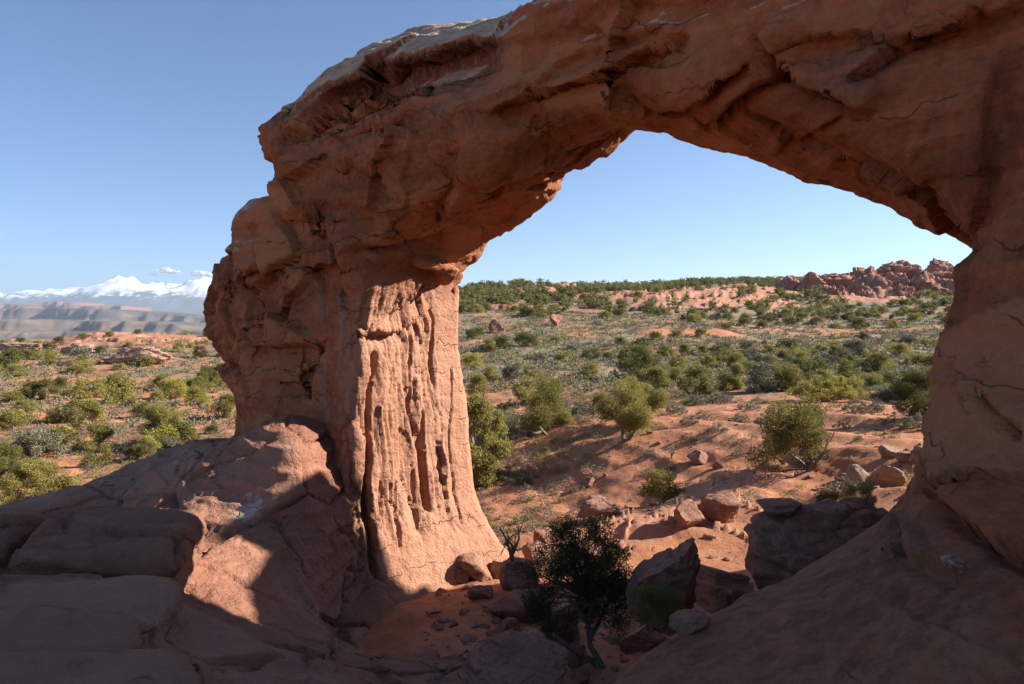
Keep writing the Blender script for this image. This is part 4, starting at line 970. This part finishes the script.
def plant_meshes(shape, lod, var, mat):
    key = (shape, lod, var, mat.name)
    if key not in PLANTS:
        N, size = {'near': (27000, 0.0175), 'mid': (5200, 0.038), 'far': (900, 0.085)}[lod]
        tr, lf = make_plant(hash_seed(shape, var), shape, N, size)
        if lod == 'far':
            nb = len(tr[0]); V = list(tr[0]) + [tuple(v) for v in lf[0]]; Fc = list(tr[1]) + [tuple(int(i) + nb for i in f) for f in lf[1]]
            me = mesh_of(shape, np.array(V), Fc, M_BARK); me.materials.append(mat)
            mi = np.zeros(len(Fc), np.int32); mi[len(tr[1]):] = 1; me.polygons.foreach_set('material_index', mi)
            PLANTS[key] = (me, None)
        else:
            PLANTS[key] = (mesh_of('crown', lf[0], lf[1], mat), mesh_of('trunk', np.array(tr[0]), tr[1], M_BARK))
    return PLANTS[key]
def hash_seed(shape, var): return {'juniper': 100, 'full': 500, 'tall': 200, 'bush': 300, 'sage': 400}[shape] + var
_prng = random.Random(4)
KIND = {'juniper': ('juniper_tree', 'tree'), 'full': ('juniper_tree', 'tree'), 'tall': ('juniper_tree', 'tree'), 'bush': ('juniper_shrub', 'shrub'), 'sage': ('sage_shrub', 'shrub')}
def plant_at(loc, h, wf, shape, mat, label, group=None, lod=None, var=None):
    hpx = h * F / max(loc[1], 1)
    lod = lod or ('near' if hpx > 34 else 'mid' if hpx > 11 else 'far')
    var = _prng.randrange(4) if var is None else var
    a, b = plant_meshes(shape, lod, var, mat); nm, cat = KIND[shape]
    if b is None:
        r = link(nm, a)
    else:
        r = bpy.data.objects.new(nm, None); COL.objects.link(r); link('crown', a, parent=r); link('trunk', b, parent=r)
    r.location = loc; r.rotation_euler = (0, 0, _prng.uniform(0, 6.28)); r.scale = (h * wf * _prng.uniform(.9, 1.15), h * wf * _prng.uniform(.85, 1.1), h); r.rotation_euler[0] = _prng.uniform(-.1, .1)
    return tag(r, label, cat, group)
def plant(px, py, hp, shape='bush', mat=None, label=None, group=None, wf=1.0, **kw):
    g = on_ground(px, py); Y = g.y
    return plant_at((g.x, g.y, g.z - 0.03 * hp * Y / F), hp * Y / F, wf, shape, mat or M_JUN, label, group, **kw)

GL, GM = 'junipers and shrubs on the left plain', 'junipers in the valley through the arch'
J, D, Sg, Yl = M_JUN, M_DARK, M_SAGE, M_YEL
LEFT = [(37, 502, 44, 'juniper', J, 1.1, 'big rounded juniper at the lower left edge of the slickrock'), (3, 486, 42, 'juniper', J, 1.0, 'juniper cut by the left edge of the photo'), (62, 500, 26, 'bush', J, 1.2, 'low juniper shrub right of the big rounded juniper'),
        (97, 467, 24, 'bush', J, 1.0, 'olive shrub just above the slickrock crest'), (168, 447, 42, 'juniper', J, 1.15, 'large spreading juniper just behind the slickrock, nearest to the left pillar'), (105, 450, 26, 'juniper', J, 1.1, 'loose juniper left of the large spreading juniper'),
        (60, 449, 24, 'juniper', J, 1.2, 'broad juniper with a dark shadow at mid left'), (95, 430, 30, 'juniper', J, .9, 'tall thin juniper above the loose juniper'), (10, 430, 21, 'bush', J, 1.4, 'wide bush at the left edge above the cut juniper'),
        (76, 420, 20, 'juniper', J, 1.2, 'grey green juniper in the middle of the left plain'), (57, 422, 14, 'bush', Yl, 1.2, 'yellow green shrub left of the grey green juniper'), (24, 412, 13, 'bush', J, 1.4, 'flat wide shrub near the left edge'),
        (122, 404, 28, 'juniper', J, 1.1, 'wide clump of juniper at the centre of the left plain'), (172, 399, 22, 'bush', Yl, 1.2, 'bright green bush with a rounded crown left of the upright bush'), (195, 406, 20, 'bush', Yl, 1.0, 'upright bright bush closest to the pillar waist'),
        (92, 397, 20, 'bush', J, 1.4, 'double crowned shrub on the red patch'), (29, 400, 18, 'juniper', D, 1.1, 'dark juniper, left one of a pair'), (43, 399, 20, 'juniper', D, 1.0, 'dark juniper, right one of a pair'),
        (61, 389, 13, 'bush', D, 1.0, 'single round dark bush on the grey sage'), (13, 368, 20, 'juniper', D, 1.3, 'dark broad juniper below the pale ledge at the left'), (225, 418, 24, 'juniper', J, .9, 'juniper touching the left outline of the pillar'),
        (218, 384, 15, 'bush', D, 1.0, 'round dark bush nearest the pillar'), (206, 385, 10, 'bush', J, 1.2, 'small bush left of the round dark bush'), (160, 390, 15, 'juniper', J, 1.2, 'pale juniper behind the bright green bush'),
        (144, 417, 16, 'bush', J, 1.2, 'bush up left of the large spreading juniper'), (150, 452, 14, 'bush', D, 1.4, 'dark low shrub in the shade at the slickrock crest'), (134, 457, 11, 'bush', D, 1.4, 'smallest dark shrub at the slickrock crest'),
        (211, 434, 10, 'bush', D, 1.3, 'dark little shrub at the foot of the pillar'), (18, 376, 13, 'bush', J, 1.2, None), (80, 373, 13, 'bush', J, 1.8, None), (11, 402, 12, 'bush', J, 1.4, None), (68, 399, 10, 'bush', J, 1.3, None),
        (116, 389, 16, 'bush', J, 1.2, None), (118, 401, 11, 'bush', J, 1.4, None), (27, 422, 10, 'bush', J, 1.3, None), (158, 402, 13, 'bush', J, 1.0, None), (131, 406, 9, 'bush', J, 1.4, None), (147, 366, 10, 'bush', J, 1.5, None), (157, 363, 10, 'bush', J, 1.5, None),
        (179, 352, 10, 'bush', J, 1.1, None), (201, 357, 12, 'bush', D, 1.1, None), (210, 337, 9, 'bush', D, 1.4, None), (49, 352, 10, 'bush', D, 1.2, None), (60, 343, 7, 'bush', D, 1.6, None), (36, 360, 9, 'bush', J, 1.2, None), (190, 348, 6, 'bush', J, 1.2, None),
        (100, 352, 6, 'bush', J, 1.3, None), (130, 347, 6, 'bush', J, 1.3, None), (82, 339, 6, 'bush', J, 1.4, None), (110, 337, 6, 'bush', J, 1.4, None), (5, 345, 6, 'bush', J, 1.6, None), (20, 342, 5, 'bush', D, 1.6, None), (38, 345, 5, 'bush', J, 1.6, None), (138, 334, 5, 'bush', D, 1.4, None), (165, 332, 5, 'bush', D, 1.2, None), (185, 335, 5, 'bush', J, 1.2, None), (120, 370, 7, 'bush', J, 1.6, None), (222, 356, 8, 'bush', J, 1.2, None), (232, 372, 9, 'bush', J, 1.2, None)]
MID = [(486, 484, 84, 'tall', J, .95, 'tall olive juniper standing close behind the lit pillar'), (547, 432, 54, 'juniper', J, .95, 'juniper with a bare trunk at the top of the sand bank'), (562, 424, 14, 'bush', Yl, 1.4, 'low green growth at the foot of the bare trunked juniper'),
       (624, 440, 56, 'juniper', J, 1.05, 'wide leaning juniper whose long shadows streak the sand bank'), (642, 422, 44, 'juniper', J, .9, 'upright juniper behind the wide leaning juniper'), (665, 499, 28, 'bush', Yl, 1.3, 'bright green shrub low on the sand bank'),
       (802, 470, 72, 'bush', J, .95, 'large bright juniper on the sand left of the pale boulders'), (914, 418, 46, 'juniper', D, .9, 'dense dark green juniper beside the right leg'), (932, 402, 36, 'juniper', J, .9, 'juniper half hidden by the right leg'),
       (636, 382, 38, 'juniper', D, 1.1, 'broad dark juniper, tallest in the middle of the valley'), (655, 390, 25, 'bush', J, 1.2, 'loose shrub at the right foot of the broad dark juniper'), (697, 396, 29, 'juniper', D, 1.25, 'dark round juniper centre right, its crown touching the sage'),
       (740, 388, 24, 'juniper', J, .8, 'thin juniper with red sand behind it'), (763, 392, 30, 'juniper', Sg, 1.0, 'grey half dead juniper in the valley'), (784, 390, 28, 'bush', J, 1.1, 'pale green bush right of the grey half dead juniper'),
       (803, 388, 30, 'juniper', D, .9, 'dark green juniper right of the pale green bush'), (816, 374, 16, 'bush', D, 1.3, 'dark bush behind the dark green juniper'), (874, 373, 20, 'juniper', D, 1.3, 'rounded dark juniper alone on the grey sage flat'),
       (846, 398, 22, 'bush', Yl, 1.3, 'yellow green bush right above the large bright juniper'), (848, 382, 22, 'juniper', J, 1.0, 'loose juniper behind the yellow green bush'), (870, 388, 15, 'bush', J, 1.4, 'low wide bush left of the dense dark juniper'),
       (891, 386, 16, 'bush', J, 1.2, 'bush behind the dense dark juniper'), (525, 404, 26, 'juniper', J, 1.2, 'juniper left of the bare trunked juniper'), (478, 400, 26, 'juniper', J, .9, 'juniper just right of the pillar above the tall olive juniper'),
       (676, 382, 16, 'bush', J, 1.2, 'small bush between the two dark valley junipers'), (730, 390, 18, 'bush', Yl, 1.2, 'green bush left of the thin juniper'), (643, 400, 17, 'bush', Yl, 1.2, 'bright bush below the broad dark juniper'), (722, 354, 13, 'bush', D, 1.3, 'dark rounded bush on the edge of the red cut bank'),
       (684, 355, 12, 'bush', J, 1.0, 'bush standing in front of the red cut bank'), (666, 357, 12, 'bush', D, 1.1, 'bush at the left end of the red cut bank'), (473, 368, 17, 'bush', Yl, 1.2, 'bright bush hard against the lit pillar edge'), (503, 349, 14, 'bush', D, 1.1, 'round dark bush below the mushroom rock'),
       (489, 381, 16, 'bush', J, 1.1, None), (513, 379, 18, 'bush', Sg, 1.1, None), (532, 378, 14, 'bush', J, 1.3, None), (589, 378, 15, 'bush', J, 1.1, None), (489, 350, 12, 'bush', J, 1.2, None), (524, 346, 14, 'bush', D, 1.5, None), (563, 360, 10, 'bush', J, 1.6, None), (590, 360, 12, 'bush', D, 1.6, None), (608, 359, 8, 'bush', D, 1.4, None),
       (539, 360, 8, 'bush', Sg, 1.6, None), (601, 404, 13, 'bush', J, 1.2, None), (751, 367, 7, 'bush', D, 1.0, None), (762, 328, 7, 'bush', D, 1.2, None), (787, 348, 10, 'bush', D, 1.6, None), (792, 349, 10, 'bush', D, 1.0, None), (856, 348, 7, 'bush', D, 1.4, None), (820, 348, 4, 'bush', J, 2.0, None), (822, 384, 16, 'bush', J, .9, None),
       (703, 351, 6, 'bush', J, 1.2, None), (833, 345, 4, 'bush', J, 1.8, None), (556, 342, 6, 'bush', J, 1.6, None), (572, 350, 6, 'bush', Sg, 1.8, None), (620, 345, 9, 'bush', D, 1.4, None), (640, 347, 10, 'bush', D, 1.6, None), (655, 340, 9, 'bush', D, 1.4, None), (675, 338, 9, 'bush', D, 1.6, None), (700, 336, 8, 'bush', D, 1.5, None), (725, 330, 8, 'bush', J, 1.4, None), (745, 325, 8, 'bush', D, 1.4, None),
       (868, 318, 6, 'bush', D, 1.8, None), (905, 312, 6, 'bush', D, 1.6, None), (925, 308, 6, 'bush', D, 1.6, None), (945, 305, 6, 'bush', D, 1.8, None), (858, 330, 5, 'bush', D, 1.2, None), (895, 325, 4, 'bush', J, 1.5, None), (850, 312, 8, 'bush', D, 1.4, None), (880, 312, 7, 'bush', D, 1.6, None), (470, 340, 12, 'bush', D, 1.0, None), (480, 336, 10, 'bush', D, 1.2, None)]
fullify = lambda sh, lb: 'full' if sh == 'juniper' and not (lb and ('bare' in lb or 'leaning' in lb or 'thin' in lb or 'loose' in lb or 'spreading' in lb)) else sh
for px, py, hp, sh, mt, wf, lb in LEFT: plant(px, py, hp * 1.08, fullify(sh, lb), mt, lb or 'small olive shrub among many scattered over the left desert plain', GL, wf * 1.12)
for px, py, hp, sh, mt, wf, lb in MID: plant(px, py, hp * 1.08, fullify(sh, lb), mt, lb or 'small dark shrub among many dotting the valley floor seen through the arch', GM, wf * 1.12)
_er = random.Random(21); extra = []
_tries = 0
while len(extra) < 118 and _tries < 3000:
    _tries += 1
    lf = len(extra) < 52; px = _er.uniform(-10, 232) if lf else _er.uniform(470, 945); py = _er.choice([_er.uniform(342, 400), _er.uniform(350, 460)]) if lf else _er.choice([_er.uniform(334, 372), _er.uniform(368, 402)])
    g = on_ground(px, py)
    if fbm(np.array([[g.x * .035, g.y * .035, 3.0]]), 2, 44)[0] < -0.05 or abs(g.y) > 240 or (lf and py > 515 - px * .36): continue
    extra.append(g); hp = _er.uniform(0.75, 2.0) * F / g.y
    plant(px, py, hp, _er.choice(['bush', 'bush', 'full', 'juniper', 'sage']), _er.choice([M_JUN, M_JUN, M_YEL, M_DARK, M_SAGE]), 'small olive shrub among many scattered over the left desert plain' if lf else 'small dark shrub among many dotting the valley floor seen through the arch', GL if lf else GM, _er.uniform(1.1, 1.6))
SAGES = [(515, 480, 18, 1.3, 'grey brush at the foot of the tall olive juniper'), (583, 414, 14, 1.3, 'grey sage beside the sand bank crest, right of the bare trunked juniper'), (648, 476, 9, 1.2, 'tiny grey tuft halfway down the sand bank'), (857, 414, 17, 1.2, 'large grey sagebrush right of the large bright juniper'), (877, 410, 10, 1.2, 'small grey sagebrush beside the sandy track'),
         (894, 427, 13, 1.2, 'grey sagebrush on the sandy track before the dark juniper'), (919, 428, 16, 1.2, 'grey brush touching the right leg'), (877, 399, 11, 1.2, 'sagebrush at the yellow green strip, left one'), (892, 400, 11, 1.2, 'sagebrush at the yellow green strip, right one'), (768, 424, 13, 1.4, 'pale grey shrub left of the large bright juniper top'),
         (716, 432, 10, 1.6, 'flat grey sage on the upper bank, left of the pale grey shrub'), (703, 420, 10, 1.6, None), (690, 424, 9, 1.5, None), (740, 422, 10, 1.6, None), (750, 410, 10, 1.6, None), (676, 412, 10, 1.6, None), (700, 404, 10, 1.8, None), (720, 402, 10, 1.8, None), (760, 404, 8, 1.8, None), (690, 440, 8, 1.5, None), (660, 430, 8, 1.5, None), (510, 408, 10, 1.6, None), (495, 418, 10, 1.6, None), (503, 432, 12, 1.3, None), (570, 408, 9, 1.6, None), (672, 470, 7, 1.2, None), (738, 455, 7, 1.2, None), (780, 440, 9, 1.2, None), (858, 440, 6, 1.2, None), (842, 428, 9, 1.2, None), (650, 455, 8, 1.2, None)]
for px, py, hp, wf, lb in SAGES: plant(px, py, hp, 'sage', M_SAGE, lb or 'low grey sage tuft among many along the top of the sand bank', 'sage along the sand bank', wf)

# shaded juniper in the gully, the dark shrub behind it, the green shrub behind the boulder
def gpt(px, py, Y): return at(px, py, Y)
def gully_juniper():
    r = bpy.data.objects.new('juniper_tree', None); COL.objects.link(r); GY = foot(596, 664).y; b = at(592, 652, GY); r.location = b
    rg = np.random.default_rng(5); V, Fc, tips = [], [], []
    def rel(px, py, dy=0.0): return at(px, py, GY + dy) - b
    for path, r0 in [([(612, 690, -.2), (602, 666, -.2), (590, 645, 0), (588, 622, .05), (593, 600, 0), (588, 575, -.1), (583, 548, 0)], .055), ([(590, 640, 0), (602, 615, .15), (612, 592, .25), (616, 570, .2)], .035), ([(588, 622, .05), (570, 600, -.15), (556, 578, -.2), (548, 560, -.2)], .032),
                     ([(606, 676, -.2), (592, 660, -.2), (576, 652, -.25), (560, 640, -.3), (553, 634, -.35)], .05), ([(593, 600, 0), (605, 570, -.2), (603, 545, -.25)], .025)]:
        pts = [rel(a, c, d) for a, c, d in path]; tube(pts, [r0 * (1 - .6 * i / len(pts)) for i in range(len(pts))], V, Fc, 9)
    for (px, py, rp, dy) in [(552, 540, 11, -.1), (575, 533, 13, 0), (600, 533, 12, -.1), (615, 545, 12, .1), (560, 558, 16, -.2), (585, 555, 18, 0), (608, 565, 16, .2), (622, 572, 11, .1), (545, 575, 14, -.1), (572, 580, 17, .1), (596, 585, 16, -.2), (537, 590, 10, 0), (556, 598, 13, .1), (582, 603, 13, .2), (612, 592, 12, .2), (622, 600, 8, 0), (540, 552, 8, .2), (590, 528, 8, .1), (535, 605, 12, .1), (550, 615, 12, -.1), (572, 618, 12, .15), (600, 615, 12, .1), (618, 612, 12, 0), (630, 585, 12, .1), (530, 570, 10, 0), (563, 562, 16, .3), (595, 570, 16, .3), (580, 592, 15, -.3), (612, 578, 14, -.2), (545, 628, 10, .1), (562, 632, 10, .2), (615, 628, 10, .1), (528, 598, 8, 0), (560, 528, 9, 0), (572, 545, 14, .2), (606, 548, 13, -.2), (567, 522 + 8, 7, .1), (628, 556, 7, .1)]:
        c = rel(px, py, dy)
        for _ in range(3): tips.append((c + rg.normal(size=3) * rp * 0.0138 * 0.45, rp * 0.0138 * rg.uniform(.45, .8)))
        tube([rel(588, 600), (rel(588, 600) + c) / 2 + rg.normal(size=3) * .05, c], [.016, .012, .006], V, Fc, 5)
    C = np.array([t[0] for t in tips]); R = np.array([t[1] for t in tips])
    LV, LF = leaf_quads(rg, C, R * 1.6, 70000, 0.019)
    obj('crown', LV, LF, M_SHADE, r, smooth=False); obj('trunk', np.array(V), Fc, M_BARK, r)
    tag(r, 'dark shaded juniper with a twisted grey trunk among rocks below the arch', 'tree')
gully_juniper()
plant_at(at(655, 625, 9.2), 0.62, 1.3, 'bush', M_DARK, 'dark low shrub in deep shade before the pointed boulder', lod='near', var=1)
plant_at(at(858, 515, 12.3), 0.62, 1.2, 'bush', M_JUN, 'dense green shrub growing right behind the huge grey boulder', lod='near', var=2)
plant_at(at(828, 508, 12.5), 0.36, 1.2, 'bush', M_JUN, 'small green shrub peeping over the huge boulder, left of the dense one', lod='near', var=0)
plant_at(at(692, 575, 12.6), 0.42, 0.8, 'bush', M_YEL, 'small sunlit yellow green plant between the pointed and the huge boulder', lod='near', var=3)

# bare dead trees and twigs
def dead_tree(px, py, Y, h, seed, label, name='dead_tree', cat='tree', n=3, thick=1.0):
    rg = np.random.default_rng(seed); V, Fc, tips = [], [], []
    for k in range(n): limb(rg, (rg.normal() * .03, rg.normal() * .03, -.08), (rg.normal() * .5, rg.normal() * .4, 1), h * .55, .03 * h * thick, 3, V, Fc, tips, n=6, kink=.4)
    o = obj(name, np.array(V), Fc, M_BARK); o.location = at(px, py, Y); return tag(o, label, cat)
dead_tree(511, 556, 13.6, 1.25, 4, 'bare leafless dead tree against the sunlit foot of the pillar')
def dead_g(px, py, hp, seed, label, **kw):
    g = on_ground(px, py); dead_tree(px, py, g.y, hp * g.y / F, seed, label, **kw)
dead_g(826, 425, 34, 6, 'twisted dead juniper limbs right of the large bright juniper', n=2, thick=1.5)
dead_g(672, 458, 26, 7, 'thin bare bush high on the sand bank', name='dead_shrub', cat='shrub', n=4, thick=.5)
dead_g(108, 418, 16, 8, 'small bare dead tree on the left plain', n=2)
dead_g(560, 446, 12, 9, 'dry twigs under the bare trunked juniper', name='dead_shrub', cat='shrub', n=4, thick=.5)

# junipers dotting the far ridge: the nearest and largest are things, the rest one far wood
rg = np.random.default_rng(11); cand = []
while len(cand) < 2300:
    px = rg.uniform(440, 985); Y = rg.uniform(205, 520); x = (px - 512) / F * Y
    dens = 0.25 + 0.75 * sstep(230, 300, Y); dens *= 1 - 0.9 * sstep(820, 860, px) * sstep(360, 300, Y) * sstep(200, 300, Y) * 0.8
    if rg.random() < dens: cand.append((x, Y))
cand = np.array(cand); zz, vg, rk, fr_ = terrain_parts(cand[:, 0], cand[:, 1])
keep = rg.random(len(cand)) > sstep(0.25, 0.6, rk) * 0.85; cand, zz = cand[keep], zz[keep]
order = np.argsort(cand[:, 1])
for k in order[:112]:
    h = rg.uniform(1.6, 3.6); plant_at((cand[k, 0], cand[k, 1], zz[k] - .1), h, rg.uniform(.9, 1.5), 'bush', M_DARK if rg.random() < .65 else M_JUN, 'small dark juniper among many dotting the far ridge slope', 'junipers dotting the far ridge', lod='far')
def merged(name, items, mat, N, size, seed, shape='bush'):
    """one mesh of many small plants (position, height, width)"""
    rg = np.random.default_rng(seed); Vs = []; base = [make_plant(900 + k, shape, N, size)[1][0] for k in range(5)]
    for (x, y, z, h, w) in items:
        b = base[rg.integers(5)]; a = rg.uniform(0, 6.28); c, s = math.cos(a), math.sin(a)
        Vs.append(np.stack([(b[:, 0] * c - b[:, 1] * s) * w + x, (b[:, 0] * s + b[:, 1] * c) * w + y, b[:, 2] * h + z], 1))
    V = np.vstack(Vs); return tag(obj(name, V, np.arange(len(V)).reshape(-1, 4), mat, smooth=False), kind='stuff')
w_ = [(cand[k, 0], cand[k, 1], zz[k] - .1, h, h * rg.uniform(.9, 1.5)) for k in order[112:] for h in [rg.uniform(1.8, 4.2)]]
o = merged('far_juniper_wood', w_, M_DARK, 130, .19, 12); tag(o, 'far wood of dark junipers covering the ridge on the skyline', 'wood')
# low sage and grass
its = []
while len(its) < 46000:
    Y = math.exp(rg.uniform(math.log(19), math.log(235))); px = rg.uniform(-120, 1010)
    if 250 < px < 440: continue
    its.append(((px - 512) / F * Y, Y))
its = np.array(its); z2, vg, rk, fr_ = terrain_parts(its[:, 0], its[:, 1]); cl = fbm(np.column_stack([its * 0.11, 0 * its[:, 0]]), 3, 33)
left = its[:, 0] < -2
p_ = np.clip(0.10 + vg * 1.5 + cl * 1.6 - rk * 1.5, 0.02, 1) * np.where(~left & (its[:, 1] < 36), 0.45, 1) * np.where(left, 0.55, 0.8)
sel = rg.random(len(its)) < p_; its, z2 = its[sel], z2[sel]
sz = rg.uniform(.16, .42, len(its)) * (0.8 + its[:, 1] / 110)
mk = rg.random(len(its))
def sub(m): return [(its[k, 0], its[k, 1], z2[k] - .03, sz[k], sz[k] * 1.15) for k in np.nonzero(m)[0]]
nr = its[:, 1] < 52
for nm, mt, lo_, hi_, sh, lb, ct, sd in (('sagebrush', M_SAGE, 0, .70, 'sage', 'low grey green sagebrush covering the desert floor', 'sagebrush', 13), ('dry_scrub', M_DRY, .70, .88, 'sage', 'low brown dry scrub between the sagebrush', 'scrub', 14), ('green_scrub', M_YEL, .88, 2, 'bush', 'low olive green scrub between the sagebrush', 'scrub', 15)):
    m = (mk >= lo_) & (mk < hi_)
    a = merged(nm, sub(m & nr), mt, 150, .11, sd, sh); b = merged(nm, sub(m & ~nr), mt, 24, .30, sd, sh)
    va, vb = get_co(a.data), get_co(b.data); V = np.vstack([va, vb]); bpy.data.objects.remove(a); bpy.data.objects.remove(b)
    tag(obj(nm, V, np.arange(len(V)).reshape(-1, 4), mt, smooth=False), lb, ct, kind='stuff')

# loose stones on the sand
sv, sf = [], []
STN = []
for k in range(8):
    m_ = rock_mesh('stone', (1, 1, .7), 700 + k, 8, None, n=9, m=6, rough=.08); STN.append((get_co(m_), [tuple(q.vertices) for q in m_.polygons])); bpy.data.meshes.remove(m_)
cnt = 0
while cnt < 1300:
    if cnt < 450: Y = rg.uniform(8.6, 14.5); px = rg.uniform(425, 740)
    else: Y = rg.uniform(15, 42); px = rg.uniform(470, 940)
    x = (px - 512) / F * Y
    z = max(gz(x, Y), float(slick_h([x], [Y])[0]) if Y < 15 and x < 2.5 else -99) ; r = 0.02 + 0.13 * rg.random() ** 4; b = len(sv)
    us, uf = STN[rg.integers(8)]; a_ = rg.uniform(0, 6.28); q = us * 2 * r * (rg.uniform(.7, 1.5), rg.uniform(.7, 1.3), rg.uniform(.5, 1.0)); q = np.stack([q[:, 0] * math.cos(a_) - q[:, 1] * math.sin(a_), q[:, 0] * math.sin(a_) + q[:, 1] * math.cos(a_), q[:, 2]], 1)
    sv.extend((q + (x, Y, z)).tolist()); sf.extend(tuple(i + b for i in f) for f in uf); cnt += 1
tag(obj('loose_stones', sv, sf, M_BOULDER, smooth=False), 'loose red stones and clods scattered over the sand bank', 'stones', kind='stuff')

# ================================================================== HAZE
def haze():
    V = [(x, y, z) for x in (-47000, 47000) for y in (-47000, 47000) for z in (-345.0, 2500.0)]
    V = [(x, y, z - (200 if z < 0 else 0)) for x, y, z in V]
    Fc = [(0, 1, 3, 2), (4, 6, 7, 5), (0, 4, 5, 1), (2, 3, 7, 6), (0, 2, 6, 4), (1, 5, 7, 3)]
    m = bpy.data.materials.new('haze'); m.use_nodes = True; t = m.node_tree; t.nodes.clear()
    out = t.nodes.new('ShaderNodeOutputMaterial'); v = t.nodes.new('ShaderNodeVolumePrincipled')
    v.inputs['Color'].default_value = (0.66, 0.82, 1.0, 1); v.inputs['Density'].default_value = HAZE_D; v.inputs['Anisotropy'].default_value = 0.2
    t.links.new(v.outputs[0], out.inputs['Volume'])
    tag(obj('haze', V, Fc, m, smooth=False), kind='stuff')
HAZE_D = 2.8e-5
haze()
